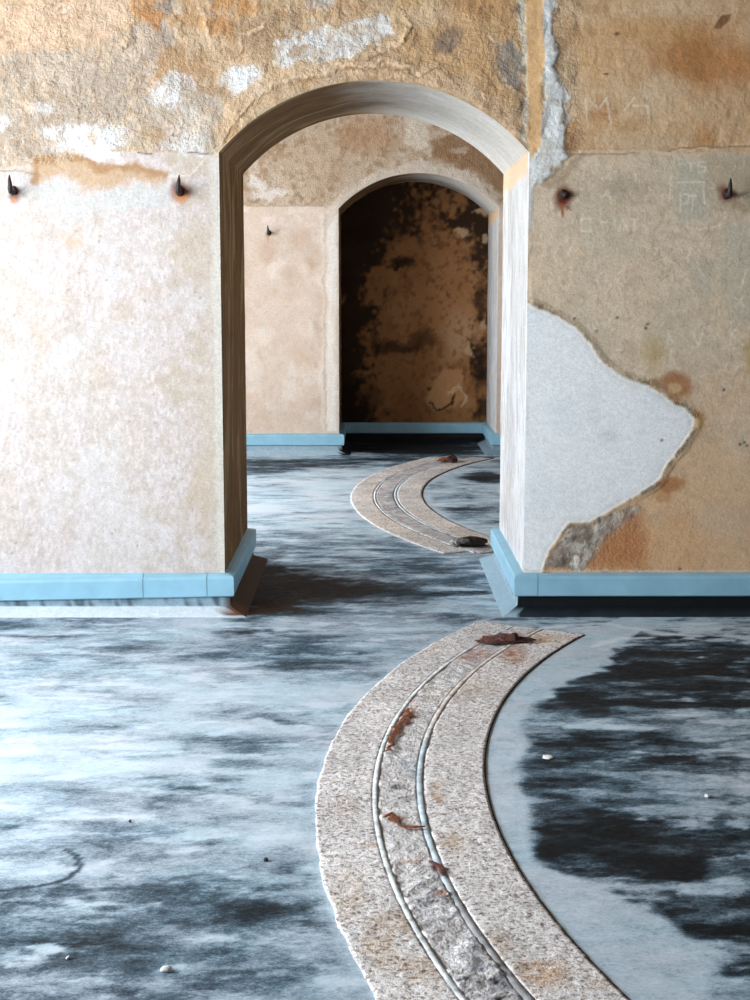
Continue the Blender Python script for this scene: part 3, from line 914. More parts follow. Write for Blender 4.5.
# ------------------------------------------------------------------ floor
def paint_floor(X, Y):
    FL = lambda px, py: on_floor(px, py)
    n = len(X)
    nA = fbm(X, Y, 2.2, 5, 4)
    nB = fbm(X * 0.5, Y, 5, 5, 14)
    nC = fbm(X, Y, 18, 4, 24)
    nD = fbm(X * 0.5, Y, 12, 4, 34)
    nE = fbm(X * 0.4, Y, 40, 3, 35)
    dark = 0.36 + nA * 0.36 + nB * 0.25 + nE * 0.1
    brown = np.zeros(n)
    white = np.zeros(n)
    stk = fbm(X * 0.32, Y, 7, 6, 201, 0.6)
    stk2 = fbm(X * 0.4, Y, 15, 5, 211, 0.6)
    wx = fbm(X, Y, 4, 5, 44) * 0.16 + nC * 0.05
    wy = fbm(X, Y, 4, 5, 54) * 0.30 + nC * 0.10

    def bl(px, py, rx, ry, soft=0.5, w=1.0):
        """a worn or shaded area measured by its extent in the photo, laid on the floor in metres"""
        cx, cy = FL(px, py)
        x0, _ = FL(px - rx, py)
        x1, _ = FL(px + rx, py)
        _, ya = FL(px, py + ry)
        _, yb = FL(px, py - ry)
        hx, hy = (x1 - x0) / 2, (yb - ya) / 2
        cy = (ya + yb) / 2
        d = np.hypot((X + wx * w - cx) / hx, (Y + wy * w - cy) / hy) + (nB * 0.7 + nD * 0.75 + nC * 0.45 + nE * 0.4) * min(w, 1.0)
        return 1 - sstep(1 - soft, 1 + soft, d)

    def tone(v, a, *q, **k):
        nonlocal dark
        k.setdefault('soft', 0.5)
        m = bl(*q, **k) * a
        # keep some break-up inside each worn area
        dark = dark + (v + nA * 0.18 + nD * 0.22 + nB * 0.16 - dark) * m
    # left bay
    tone(0.28, 0.8, 100, 690, 200, 70, soft=0.7)
    tone(0.26, 0.8, 120, 810, 230, 60, soft=0.6)
    tone(0.20, 0.9, 60, 745, 230, 70, soft=0.6)
    tone(0.26, 0.8, 200, 690, 160, 26, soft=0.7)
    tone(0.33, 0.8, 100, 632, 180, 12, soft=0.6)
    tone(0.42, 0.9, 50, 668, 110, 9, soft=0.6)
    tone(0.40, 0.7, 60, 695, 100, 6, soft=0.6)
    tone(0.42, 0.7, 150, 655, 80, 6, soft=0.6)
    tone(0.56, 0.8, 285, 655, 70, 22, soft=0.7)
    tone(0.60, 0.8, 280, 717, 34, 5, soft=0.6)
    tone(0.52, 0.8, 256, 755, 34, 20, soft=0.7)
    tone(0.48, 0.8, 205, 800, 70, 12, soft=0.7)
    tone(0.34, 0.7, 60, 815, 60, 10, soft=0.7)
    tone(0.52, 0.85, 165, 852, 66, 7, soft=0.6)
    tone(0.14, 0.9, 100, 876, 120, 8, soft=0.5)
    tone(0.22, 0.8, 290, 830, 34, 22, soft=0.6)
    tone(0.56, 0.95, 120, 945, 280, 50, soft=0.35)
    tone(0.58, 0.8, 280, 905, 50, 16, soft=0.6)
    tone(0.70, 0.8, 150, 990, 40, 14, soft=0.6)
    tone(0.68, 0.7, 260, 925, 46, 20, soft=0.7)
    tone(0.22, 0.9, 8, 970, 20, 12, soft=0.5)
    tone(0.44, 0.8, 20, 925, 50, 14, soft=0.6)
    tone(0.40, 0.8, 330, 640, 60, 10, soft=0.6)
    # passage and the bay beyond
    tone(0.22, 0.95, 320, 500, 120, 34, soft=0.5)
    tone(0.14, 0.9, 300, 500, 60, 6, soft=0.6)
    tone(0.46, 0.8, 360, 545, 90, 12, soft=0.7)
    tone(0.62, 0.85, 420, 592, 80, 16, soft=0.6)
    tone(0.48, 0.8, 340, 612, 110, 10, soft=0.6)
    tone(0.64, 0.8, 420, 570, 60, 8, soft=0.6)
    tone(0.80, 0.95, 300, 463, 70, 4, soft=0.6)
    tone(0.68, 0.9, 270, 470, 40, 3, soft=0.6)
    tone(0.28, 0.8, 280, 453, 50, 3, soft=0.6)
    tone(0.95, 1.0, 410, 446, 80, 9, soft=0.3, w=0.3)
    tone(0.66, 0.9, 380, 460, 60, 4, soft=0.6)
    tone(0.32, 0.9, 465, 500, 40, 26, soft=0.5)
    tone(0.90, 0.95, 484, 477, 24, 5, soft=0.4, w=0.5)
    tone(0.62, 0.9, 480, 510, 26, 4, soft=0.6)
    tone(0.60, 0.8, 460, 495, 14, 3, soft=0.6)
    # right bay
    tone(0.56, 0.95, 660, 770, 150, 60, soft=0.4)
    tone(0.66, 0.9, 680, 920, 120, 60, soft=0.5)
    tone(0.62, 0.9, 560, 790, 40, 40, soft=0.5)
    tone(0.82, 1.0, 672, 672, 100, 40, soft=0.35)
    tone(0.80, 0.9, 715, 660, 60, 20, soft=0.5)
    tone(0.34, 0.9, 640, 722, 120, 9, soft=0.6)
    tone(0.74, 0.8, 590, 700, 40, 8, soft=0.6)
    tone(0.76, 0.8, 640, 745, 50, 4, soft=0.6)
    tone(0.74, 0.7, 720, 775, 40, 4, soft=0.6)
    tone(0.72, 0.7, 610, 800, 40, 4, soft=0.6)
    tone(0.66, 0.8, 610, 755, 40, 5, soft=0.6)
    tone(0.62, 0.8, 700, 756, 60, 6, soft=0.6)
    tone(0.40, 0.8, 660, 790, 90, 10, soft=0.7)
    tone(0.84, 1.0, 640, 842, 170, 27, soft=0.4)
    tone(0.82, 0.9, 570, 850, 40, 22, soft=0.5)
    tone(0.38, 0.95, 680, 876, 90, 9, soft=0.5)
    tone(0.80, 0.95, 690, 915, 80, 22, soft=0.5)
    tone(0.80, 0.9, 665, 950, 24, 20, soft=0.5)
    tone(0.30, 0.9, 622, 945, 22, 18, soft=0.6)
    tone(0.36, 0.9, 720, 945, 40, 8, soft=0.6)
    tone(0.60, 0.8, 720, 975, 40, 12, soft=0.6)
    tone(0.42, 0.8, 660, 985, 50, 12, soft=0.6)
    tone(0.42, 0.9, 620, 628, 140, 5, soft=0.5)
    tone(0.30, 0.9, 600, 640, 40, 6, soft=0.6)
    tone(0.34, 0.8, 745, 668, 14, 8, soft=0.5)
    amt = 0.45 + 0.5 * sstep(0.2, 0.5, X) * (Y < 7.5)
    dark = dark + 0.26 * amt * sstep(0.10, 0.24, stk) * sstep(0.22, 0.45, dark) - 0.16 * sstep(0.12, 0.24, -stk) * sstep(0.3, 0.5, dark)
    dark = dark + 0.16 * amt * sstep(0.12, 0.22, stk2) * sstep(0.2, 0.4, dark) - 0.16 * sstep(0.14, 0.24, -stk2)
    # lime halo along the inner edge of each track, paler strip at the outer edge
    for T, wid in ((TR1, 0.13), (TR2, 0.04)):
        r = np.hypot(X - T['c'][0], Y - T['c'][1])
        ok = sstep(T['y0'] - 0.1, T['y0'] + 0.1, Y) * sstep(T['y1'] + 0.35, T['y1'] + 0.1, Y)
        gap = T['ri'] - r
        wv = wid * (1 + fbm(X, Y, 3, 4, 64) * 2.0) * np.where(Y < 8, 0.62 + 0.7 * sstep(5.0, 5.9, Y) + 0.55 * sstep(4.0, 3.4, Y), 1)
        halo = sstep(wv + 0.03, wv - 0.03, gap) * (gap > -0.02) * ok
        dark = dark + (0.20 + nC * 0.12 - dark) * halo * 0.95
        gap2 = r - T['ro']
        halo2 = sstep(0.05 + nA * 0.1, 0.0, gap2) * (gap2 > -0.02) * ok
        dark = dark + (0.2 - dark) * halo2 * 0.5
    # brown dirt and the archway's cast shadow, painted at the left reveal's foot
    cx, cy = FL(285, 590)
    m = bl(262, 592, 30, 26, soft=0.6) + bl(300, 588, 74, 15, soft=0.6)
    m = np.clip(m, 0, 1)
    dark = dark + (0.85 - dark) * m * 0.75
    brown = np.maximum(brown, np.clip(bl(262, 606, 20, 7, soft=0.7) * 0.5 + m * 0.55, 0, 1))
    # white lime run below the right-hand cove
    for pts, wd in (([(545, 628), (575, 625), (610, 626), (650, 632), (700, 636)], 0.035), ([(595, 648), (620, 640), (650, 637)], 0.03)):
        P = [FL(*q) for q in pts]
        d = np.full(n, 1e9)
        for a, b in zip(P[:-1], P[1:]):
            ex, ey = b[0] - a[0], b[1] - a[1]
            t = np.clip(((X - a[0]) * ex + (Y + wy * 0.3 - a[1]) * ey) / (ex * ex + ey * ey), 0, 1)
            d = np.minimum(d, np.hypot(X - a[0] - ex * t, (Y + wy * 0.3 - a[1] - ey * t)))
        white = np.maximum(white, sstep(wd, wd * 0.3, d) * 0.7)
    # looping scuff mark at the left
    P = [FL(*q) for q in ((-30, 893), (0, 891), (40, 886), (65, 880), (78, 870), (80, 862), (74, 854), (66, 850))]
    d = np.full(n, 1e9)
    for a, b in zip(P[:-1], P[1:]):
        ex, ey = b[0] - a[0], b[1] - a[1]
        t = np.clip(((X - a[0]) * ex + (Y - a[1]) * ey) / (ex * ex + ey * ey), 0, 1)
        d = np.minimum(d, np.hypot(X - a[0] - ex * t, Y - a[1] - ey * t))
    sc_ = sstep(0.011, 0.004, d) * 0.85
    dark = dark + (0.75 - dark) * sc_
    return np.stack([np.clip(dark, 0, 1), brown, white, np.ones(n)], 1)


def floor_y():
    a = spaced(YB - 0.3, 8.9, 2.6, 8.9, 0.0125, 0.2)
    b = np.linspace(8.9, YE + 0.05, 260)[1:]
    return np.concatenate([a, b])


fy = floor_y()
fx = spaced(-XW, XW, -2.0, 2.1, 0.0125, 0.15)
gx, gy = np.meshgrid(fx, fy, indexing='ij')
gx, gy = gx.ravel(), gy.ravel()
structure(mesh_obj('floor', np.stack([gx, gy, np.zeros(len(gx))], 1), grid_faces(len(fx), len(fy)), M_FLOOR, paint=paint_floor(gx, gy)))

# ------------------------------------------------------------------ boards and coves along the wall feet


def sweep(path, prof, zfun=None, step=0.02, close_ends=True):
    """mitred sweep; path is in plan with the room on its RIGHT-hand side; profile (out, z)"""
    P = [np.array(q, float) for q in path]
    nseg = len(P) - 1
    dirs = [(P[i + 1] - P[i]) / np.linalg.norm(P[i + 1] - P[i]) for i in range(nseg)]
    nor = [np.array([d[1], -d[0]]) for d in dirs]
    rows = []
    for i in range(nseg):
        L = np.linalg.norm(P[i + 1] - P[i])
        k = max(2, int(L / step) + 1)
        n0 = nor[i] if i == 0 else (nor[i - 1] + nor[i]) / (1 + nor[i - 1] @ nor[i])
        n1 = nor[i] if i == nseg - 1 else (nor[i] + nor[i + 1]) / (1 + nor[i] @ nor[i + 1])
        for t in np.linspace(0, 1, k):
            b = P[i] + (P[i + 1] - P[i]) * t
            rows.append((b, n0, n1, t, P[i], P[i + 1], i))
    V = []
    for b, n0, n1, t, a, c, i in rows:
        for o, z in prof:
            q0 = a + n0 * o
            q1 = c + n1 * o
            q = q0 + (q1 - q0) * t
            V.append((q[0], q[1], z))
    V = np.array(V)
    if zfun is not None:
        V[:, 2] += zfun(V[:, 0], V[:, 1])
    m = len(prof)
    f = []
    for i in range(len(rows) - 1):
        for j in range(m):
            j2 = (j + 1) % m
            f.append((i * m + j, i * m + j2, (i + 1) * m + j2, (i + 1) * m + j))
    f += [tuple(range(m))[::-1], tuple((len(rows) - 1) * m + j for j in range(m))]
    return V, f


BOARD = [(-0.004, 0.084), (0.038, 0.084), (0.044, 0.089), (0.045, 0.168), (0.041, 0.180), (0.020, 0.187), (-0.004, 0.190)]
COVE = [(-0.004, 0.092), (0.024, 0.092), (0.028, 0.040), (0.034, 0.034), (0.085, 0.010), (0.104, 0.0), (-0.004, 0.0)]


def flat(o):
    o.data.polygons.foreach_set('use_smooth', np.zeros(len(o.data.polygons), bool))
    return o


def sag(x, y):
    return np.where((x < A1['xl']) & (y < Y1), -0.020 * (A1['xl'] - x) / 1.05, 0.0)


def board(name, path, zfun=None):
    V, F = sweep(path, BOARD, zfun)
    o = structure(mesh_obj(name, V, F, M_BLUE, smooth=False))
    return o


def cove(name, path, painter):
    V, F = sweep(path, COVE)
    o = structure(mesh_obj(name, V, F, M_COVE, smooth=False, paint=painter(V[:, 0], V[:, 1], V[:, 2])))
    return o


B1 = Y1 + T1
p_left = [(-XW, Y1), (A1['xl'], Y1), (A1['xl'], B1), (-XW, B1)]
p_right = [(XW, B1), (A1['xr'], B1), (A1['xr'], Y1), (XW, Y1)]
p_far = [(-XW, Y2), (A2['xl'], Y2), (A2['xl'], YE), (A2['xr'], YE), (A2['xr'], Y2), (XW, Y2)]
GAP = 0.0012
zf = lambda x, y: np.maximum(sag(x, y), -0.03)
xa, xb = on_wall(143, 590, Y1 - 0.045)[0], on_wall(207, 590, Y1 - 0.045)[0]
board('baseboard_left', [(-XW, Y1), (xa - GAP, Y1)], zf)
board('baseboard_left', [(xa + GAP, Y1), (xb - GAP, Y1)], zf)
board('baseboard_left', [(xb + GAP, Y1)] + p_left[1:], zf)
xa = on_wall(538, 585, Y1 - 0.045)[0]
board('baseboard_right', p_right[:3] + [(xa - GAP, Y1)])
board('baseboard_right', [(xa + GAP, Y1), (XW, Y1)])
board('baseboard_far', p_far)


def cove_col(x, y, z, kind):
    n = len(x)
    s = x + y
    nz = fbm(s, z * 2, 14, 4, 5)
    ny = fbm(s, z, 40, 3, 15)
    pale = lin(150, 176, 192)
    c = np.tile(pale, (n, 1))
    kick = (z > 0.036)

    def over(m, q):
        nonlocal c
        m = np.clip(m, 0, 1)
        c = c + (np.asarray(q) - c) * m[:, None]
    if kind == 'left':
        over(kick * (0.5 + nz), lin(128, 148, 160))
        over(kick * sstep(0.1, 0.2, ny), lin(78, 94, 104))
        over((~kick) * 0.9, lin(212, 222, 229))
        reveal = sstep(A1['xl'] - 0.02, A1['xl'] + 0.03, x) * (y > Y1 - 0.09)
        over(reveal, lin(66, 48, 36))  # brown cove, with the archway's shade darkened into its colour
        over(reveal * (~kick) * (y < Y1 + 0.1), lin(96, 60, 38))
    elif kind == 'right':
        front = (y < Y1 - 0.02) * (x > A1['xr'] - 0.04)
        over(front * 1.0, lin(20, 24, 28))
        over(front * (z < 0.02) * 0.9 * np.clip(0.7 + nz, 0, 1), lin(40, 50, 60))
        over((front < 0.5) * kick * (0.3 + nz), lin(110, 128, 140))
    else:
        over(np.ones(n) * 0.9, lin(170, 190, 204))
        over(kick * (x < A2['xl']) * 0.4, lin(120, 140, 152))
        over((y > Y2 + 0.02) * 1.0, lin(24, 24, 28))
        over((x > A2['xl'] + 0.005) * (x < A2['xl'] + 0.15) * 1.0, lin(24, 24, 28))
        over((x > A2['xr'] - 0.11) * (y > Y2 - 0.11) * (y < YE - 0.2), lin(128, 150, 164))
    return np.concatenate([c, np.full((n, 1), 0.6)], 1)


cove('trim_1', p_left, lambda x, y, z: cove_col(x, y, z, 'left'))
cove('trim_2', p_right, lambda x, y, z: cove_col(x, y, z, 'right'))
cove('trim_3', p_far, lambda x, y, z: cove_col(x, y, z, 'far'))


# ------------------------------------------------------------------ the rest of the rooms (daylight comes through the left-hand openings)
def pierced_wall(name, x0, x1, y0, y1, openings):
    """wall along y with rectangular window openings (ya, yb, za, zb)"""
    bm = bmesh.new()
    cur = y0
    for ya, yb, za, zb in sorted(openings):
        box_bm(bm, (x0, cur, 0), (x1, ya, ZC))
        box_bm(bm, (x0, ya, 0), (x1, yb, za))
        box_bm(bm, (x0, ya, zb), (x1, yb, ZC))
        cur = yb
    box_bm(bm, (x0, cur, 0), (x1, y1, ZC))
    return structure(bm_obj(name, bm, M_ROOM))


OPEN_NEAR = [(2.1, 6.1, 0.7, 3.0)]
OPEN_FAR = [(8.7, 12.2, 0.7, 3.0)]
pierced_wall('wall_left', -XW - 0.35, -XW, YB - 0.3, YE + 0.3, OPEN_NEAR + OPEN_FAR)
pierced_wall('wall_right', XW, XW + 0.35, YB - 0.3, YE + 0.3, [])
bm = bmesh.new()
box_bm(bm, (-XW, YB - 0.3, 0), (XW, YB, ZC))
structure(bm_obj('wall_behind', bm, M_ROOM))
bm = bmesh.new()
box_bm(bm, (-XW - 0.35, YB - 0.3, ZC), (XW + 0.35, YE + 0.3, ZC + 0.3))
structure(bm_obj('ceiling', bm, M_CEIL))


# ------------------------------------------------------------------ the stone tracks
def arc_band(name, T, ra, rb, ztop, mat, parent, painter, disp, zbot=0.0, step=0.009):
    cx, cy = T['c']
    rm = (ra + rb) / 2
    if T['end']:
        a1 = math.radians(T['end'])
    else:
        a1 = math.pi - math.asin((T['y1'] - cy) / rm)
    a0 = math.pi + math.asin((cy - T['y0']) / rm)
    na = int((a0 - a1) * rm / step)
    an = np.linspace(a1, a0, na + 1)
    nr = max(3, int(abs(rb - ra) / step) + 1)
    rr = np.linspace(ra, rb, nr)
    Agrid, R = np.meshgrid(an, rr, indexing='ij')
    X = cx + R * np.cos(Agrid)
    Y = cy + R * np.sin(Agrid)
    xf, yf = X.ravel(), Y.ravel()
    h = disp(xf, yf, R.ravel())
    ed = np.minimum(np.abs(R.ravel() - ra), np.abs(R.ravel() - rb))
    z = ztop + h - (0.0008 if abs(rb - ra) > 0.05 else 0.0) * (1 - sstep(0, 0.012, ed))
    z = np.maximum(z, zbot + 0.0015)
    # ragged edges
    e = np.where(np.abs(R.ravel() - T['ro']) < 0.02, 1.0, 0.0) * (1 - sstep(0, 0.02, ed)) * fbm(xf * 0 + Agrid.ravel() * rm, R.ravel(), 12, 3, int(ra * 10)) * 0.008
    xf = xf + np.cos(Agrid.ravel()) * e
    yf = yf + np.sin(Agrid.ravel()) * e
    V = np.stack([xf, yf, z], 1)
    F = grid_faces(na + 1, nr)
    # walls down to the floor
    idx = np.arange((na + 1) * nr).reshape(na + 1, nr)
    loop = np.concatenate([idx[:, 0], idx[-1, 1:], idx[-2::-1, -1], idx[0, -2:0:-1]])
    b0 = len(V)
    low = V[loop].copy()
    low[:, 2] = zbot
    V = np.concatenate([V, low])
    k = len(loop)
    j = np.arange(k)
    F2 = np.stack([loop[j], loop[(j + 1) % k], b0 + (j + 1) % k, b0 + j], 1)
    pc = painter(V[:, 0], V[:, 1])
    # consistent outward normals
    o = mesh_obj(name, V, np.concatenate([F, F2]), mat, parent, True, np.concatenate([pc, np.full((len(V), 1), 0.9)], 1))
    bm = bmesh.new()
    bm.from_mesh(o.data)
    bmesh.ops.recalc_face_normals(bm, faces=bm.faces)
    up = sum(1 for f in list(bm.faces)[:200] if f.normal.z > 0)
    if up < 100:
        bmesh.ops.reverse_faces(bm, faces=bm.faces)
    bm.to_mesh(o.data)
    bm.free()
    fl = np.ones(len(o.data.polygons), bool)
    fl[len(F):] = False          # crisp upright sides
    o.data.polygons.foreach_set('use_smooth', fl)
    return o


def stain_field(X, Y, base, stains):
    """stains: (px, py, rx, ry, colour, amount)"""
    c = np.tile(np.asarray(base, float), (len(X), 1))
    n1 = fbm(X, Y, 9, 4, 71)
    n2 = fbm(X, Y, 40, 3, 81)
    for px, py, rx, ry, q, a in stains:
        cx, cy = on_floor(px, py)
        x0, _ = on_floor(px - rx, py)
        x1, _ = on_floor(px + rx, py)
        _, ya = on_floor(px, py + ry)
        _, yb = on_floor(px, py - ry)
        d = np.hypot((X - (x0 + x1) / 2 + n2 * 0.02) / ((x1 - x0) / 2), (Y - (ya + yb) / 2 + n1 * 0.06) / ((yb - ya) / 2))
        m = (1 - sstep(0.4, 1.3, d)) * a * np.clip(0.9 + n2 * 1.6, 0, 1.2)
        c += (np.asarray(q) - c) * np.clip(m, 0, 1)[:, None]
    return c


TINT = np.array([1.0, 0.99, 0.995])
BRN = np.array([0.80, 0.56, 0.38])
RUS = np.array([0.62, 0.30, 0.16])
TAN = np.array([0.86, 0.75, 0.64])
st_kerb = [(512, 655, 16, 12, RUS, 0.85), (535, 640, 36, 6, BRN, 0.8), (470, 690, 30, 14, TAN, 0.7), (437, 788, 5, 8, BRN, 0.6), (438, 802, 7, 8, BRN, 0.7), (452, 845, 16, 14, TAN, 0.9),
           (395, 915, 12, 8, RUS, 0.5), (400, 925, 26, 14, TAN, 0.9), (372, 845, 14, 3, BRN, 0.5), (540, 978, 34, 20, BRN, 0.75), (500, 945, 16, 12, TAN, 0.8), (420, 970, 30, 20, TAN, 0.9),
           (350, 900, 20, 30, TAN, 0.7), (380, 950, 20, 30, TAN, 0.9), (345, 810, 14, 14, TAN, 0.6), (500, 640, 20, 5, RUS, 0.7), (600, 985, 20, 8, TAN, 0.6), (560, 640, 14, 4, TAN, 0.7), (430, 650, 20, 10, TAN, 0.4)]


def kerb_paint(X, Y):
    c = stain_field(X, Y, TINT, st_kerb)
    k = 1 + fbm(X, Y, 5, 4, 91)[:, None] * 0.28
    return c * k


def far_kerb_paint(X, Y):
    c = stain_field(X, Y, np.array([0.95, 0.92, 0.90]), [(400, 520, 40, 14, TAN, 0.7), (440, 535, 40, 10, TAN, 0.6), (370, 490, 14, 20, TAN, 0.4)])
    k = 1 + fbm(X, Y, 5, 4, 91)[:, None] * 0.35
    return c * k


GREYBED = lin(204, 200, 200)
RUSC = lin(150, 84, 46)
DRKC = lin(60, 52, 54)
st_bed = [(404, 716, 10, 14, RUSC, 0.9), (412, 708, 5, 12, lin(176, 104, 60), 0.8), (402, 822, 12, 4, lin(176, 100, 56), 0.9), (388, 816, 6, 5, lin(150, 76, 40), 0.8), (412, 827, 10, 3, RUSC, 0.8), (436, 868, 6, 8, lin(110, 44, 26), 0.9),
          (414, 860, 20, 5, lin(190, 150, 124), 0.7), (400, 790, 10, 3, DRKC, 0.7), (406, 800, 8, 2, DRKC, 0.7), (412, 768, 12, 16, lin(160, 172, 180), 0.6),
          (440, 905, 30, 26, lin(150, 152, 160), 0.6), (490, 960, 40, 30, lin(150, 152, 162), 0.6), (520, 1000, 50, 30, lin(140, 142, 152), 0.6), (450, 895, 16, 4, lin(188, 130, 92), 0.6),
          (478, 912, 8, 8, lin(90, 60, 48), 0.8), (520, 960, 10, 12, lin(84, 62, 54), 0.8), (470, 655, 26, 10, lin(168, 120, 104), 0.7), (500, 636, 26, 5, lin(120, 62, 56), 0.9), (430, 690, 20, 10, lin(192, 178, 168), 0.7)]


def bed_paint(X, Y):
    c = stain_field(X, Y, GREYBED, st_bed)
    cr = np.abs(fbm(X + fbm(X, Y, 8, 3, 103) * 0.1, Y, 16, 4, 101))
    near = sstep(3.75, 3.45, Y)
    c = c + (lin(48, 50, 60) - c) * (sstep(0.045, 0.012, cr) * (0.35 + 0.6 * near))[:, None]
    c = c + (lin(228, 226, 228) - c) * (sstep(0.03, 0.2, fbm(X, Y, 30, 4, 111)) * 0.8)[:, None]
    return c


def far_bed_paint(X, Y):
    c = stain_field(X, Y, lin(186, 180, 180), [(465, 535, 20, 6, lin(110, 110, 116), 0.6), (400, 500, 14, 14, lin(140, 140, 148), 0.5)])
    return c * (1 + fbm(X, Y, 20, 4, 101)[:, None] * 0.8)


def rim_paint(X, Y):
    c = np.tile(lin(206, 210, 214), (len(X), 1))
    n1 = fbm(X, Y, 14, 4, 121)[:, None]
    n2 = fbm(X, Y, 60, 3, 122)[:, None]
    return np.clip(c * (1 + n1 * 0.6 + n2 * 0.7), 0, 0.9)


def rim_inner_paint(X, Y):
    # bluish smooth cement where the channel is worn, granite-toned grout farther along
    c = np.tile(lin(176, 190, 198), (len(X), 1))
    k = sstep(4.7, 5.3, Y + fbm(X, Y, 5, 3, 123) * 0.6) * (Y < 8)
    c = c + (lin(196, 186, 180) - c) * k[:, None]
    k2 = sstep(3.9, 3.4, Y)
    c = c + (lin(150, 150, 154) - c) * k2[:, None]
    return np.clip(c * (1 + fbm(X, Y, 40, 4, 124)[:, None] * 0.8), 0, 0.9)


def groove_paint(X, Y):
    return np.tile(lin(48, 38, 34), (len(X), 1)) * (1 + fbm(X, Y, 30, 4, 131)[:, None] * 1.2)


def d_kerb(x, y, r):
    return fbm(x, y, 3, 3, 7) * 0.003 + fbm(x, y, 45, 3, 17) * 0.004


def d_bed(x, y, r):
    k = 0.6 + 0.8 * sstep(3.9, 3.4, y)
    return (fbm(x, y, 14, 5, 27) * 0.009 + fbm(x, y, 45, 3, 37) * 0.006) * k


def d_rim(x, y, r):
    return fbm(x, y, 30, 3, 47) * 0.002


def track(T, loc, label, kp, bp, fine):
    root = empty('curved_stone_track', loc)
    tag(root, label, 'stone track')
    parts = [arc_band('outer_kerb', T, T['r2'] + 0.008, T['ro'], 0.006, M_GRANITE, root, kp, d_kerb, step=fine),
             arc_band('inner_kerb', T, T['ri'] + 0.006, T['r3'] - 0.010, 0.0065, M_GRANITE, root, kp, d_kerb, step=fine),
             arc_band('rail_bed', T, T['r3'] + 0.010, T['r2'] - 0.008, 0.0055, M_RAILBED, root, bp, d_bed, step=fine),
             arc_band('cement_rim', T, T['r2'] - 0.008, T['r2'] + 0.008, 0.0065, M_RIM, root, rim_paint, d_rim, step=fine),
             arc_band('cement_rim', T, T['r3'] - 0.010, T['r3'] + 0.010, 0.0065, M_RIM, root, rim_inner_paint, d_rim, step=fine),
             arc_band('edge_joint', T, T['ri'] + 0.001, T['ri'] + 0.006, 0.0035, M_RIM, root, groove_paint, d_rim, step=fine)]
    for o in parts:
        o.matrix_parent_inverse = root.matrix_world.inverted()
        o.data.transform(__import__('mathutils').Matrix.Translation(-Vector(loc)))
        o.matrix_parent_inverse.identity()
    # procedural grain reads object space: it only shifts with the origin
    return root


track(TR1, (0.1, 4.3, 0), 'broad curved granite track with mortar channel, in the floor before the archway', kerb_paint, bed_paint, 0.008)
track(TR2, (0.12, 10.8, 0), 'smaller looking curved granite track on the floor seen through the archway', far_kerb_paint, far_bed_paint, 0.014)


# ------------------------------------------------------------------ rusted hooks
def tube_bm(bm, pts, rad, seg=10):
    rings = []
    n = len(pts)
    P = [Vector(p) for p in pts]
    for i in range(n):
        d = (P[min(i + 1, n - 1)] - P[max(i - 1, 0)]).normalized()
        ref = Vector((1, 0, 0))
        u = d.cross(ref)
        if u.length < 1e-4:
            u = d.cross(Vector((0, 0, 1)))
        u.normalize()
        v = d.cross(u)
        r = rad[i]
        ring = []
        for k in range(seg):
            a = 2 * math.pi * k / seg
            j = 1 + random.uniform(-0.12, 0.12)
            ring.append(bm.verts.new(P[i] + (u * math.cos(a) + v * math.sin(a)) * r * j))
        rings.append(ring)
    for a, b in zip(rings[:-1], rings[1:]):
        for k in range(seg):
            bm.faces.new((a[k], a[(k + 1) % seg], b[(k + 1) % seg], b[k]))
    bm.faces.new(rings[0])
    bm.faces.new(rings[-1])


def lump_bm(bm, c, r, amp=0.25, sub=3, flat_y=None, seed=0):
    res = bmesh.ops.create_icosphere(bm, subdivisions=sub, radius=1.0)
    rs = np.random.RandomState(seed)
    for v in res['verts']:
        p = v.co.copy()
        k = 1 + amp * float(fbm(np.array([p.x * 1.3 + p.z + seed]), np.array([p.y * 1.3 - p.z * 0.7]), 1.6, 3, seed)[0]) * 1.6
        v.co = Vector((c[0] + p.x * r[0] * k, c[1] + p.y * r[1] * k, c[2] + p.z * r[2] * k))
    return res['verts']


def hook(px, py, Y, label, spike=True, size=1.0, lean=0.0, group='rusted hooks in the walls'):
    x, z = on_wall(px, py, Y)
    root = empty('wall_hook', (x, Y, z))
    tag(root, label, 'hook', group)
    bm = bmesh.new()
    lump_bm(bm, (0, -0.004, 0), (0.018 * size, 0.014, 0.021 * size), 0.35, 3, seed=int(px))
    bm_obj('rust_collar', bm, M_RUST, root, True)
    bm = bmesh.new()
    s = size
    if spike:
        tube_bm(bm, [(0, 0.01, 0), (0, -0.03, -0.004), (0, -0.055 * s, -0.008), (lean * 0.2, -0.068 * s, 0.002)], [0.012 * s, 0.011 * s, 0.011 * s, 0.010 * s])
        bm_obj('shank', bm, M_IRON, root, True)
        bm = bmesh.new()
        tube_bm(bm, [(lean * 0.2, -0.066 * s, -0.014), (lean * 0.2, -0.069 * s, 0.006), (lean * 0.5, -0.070 * s, 0.026 * s), (lean * 0.8, -0.070 * s, 0.046 * s), (lean, -0.069 * s, 0.066 * s)],
                [0.008 * s, 0.0105 * s, 0.0095 * s, 0.007 * s, 0.002 * s])
        bm_obj('spike', bm, M_IRON, root, True)
    else:
        tube_bm(bm, [(0.004, 0.01, 0.004), (0.006, -0.02, 0.002), (0.008, -0.032, -0.002)], [0.013, 0.013, 0.009])
        bm_obj('shank', bm, M_IRON, root, True)
    return root


hook(14, 191, Y1, 'upturned rusted iron hook at the far left edge of the pale plaster wall', lean=-0.002)
hook(180, 191, Y1, 'upturned rusted iron hook with an orange stain, on the plaster just left of the archway', lean=0.006)
hook(563, 195, Y1, 'broken rusted hook stump with a rust drip, on the plaster just right of the archway', spike=False)
hook(726, 194, Y1, 'upturned dark iron hook on the scratched tan plaster at the right edge', lean=0.003)
hook(269, 233, Y2, 'small dark iron hook on the distant wall seen through the archway', lean=-0.008, size=1.0)


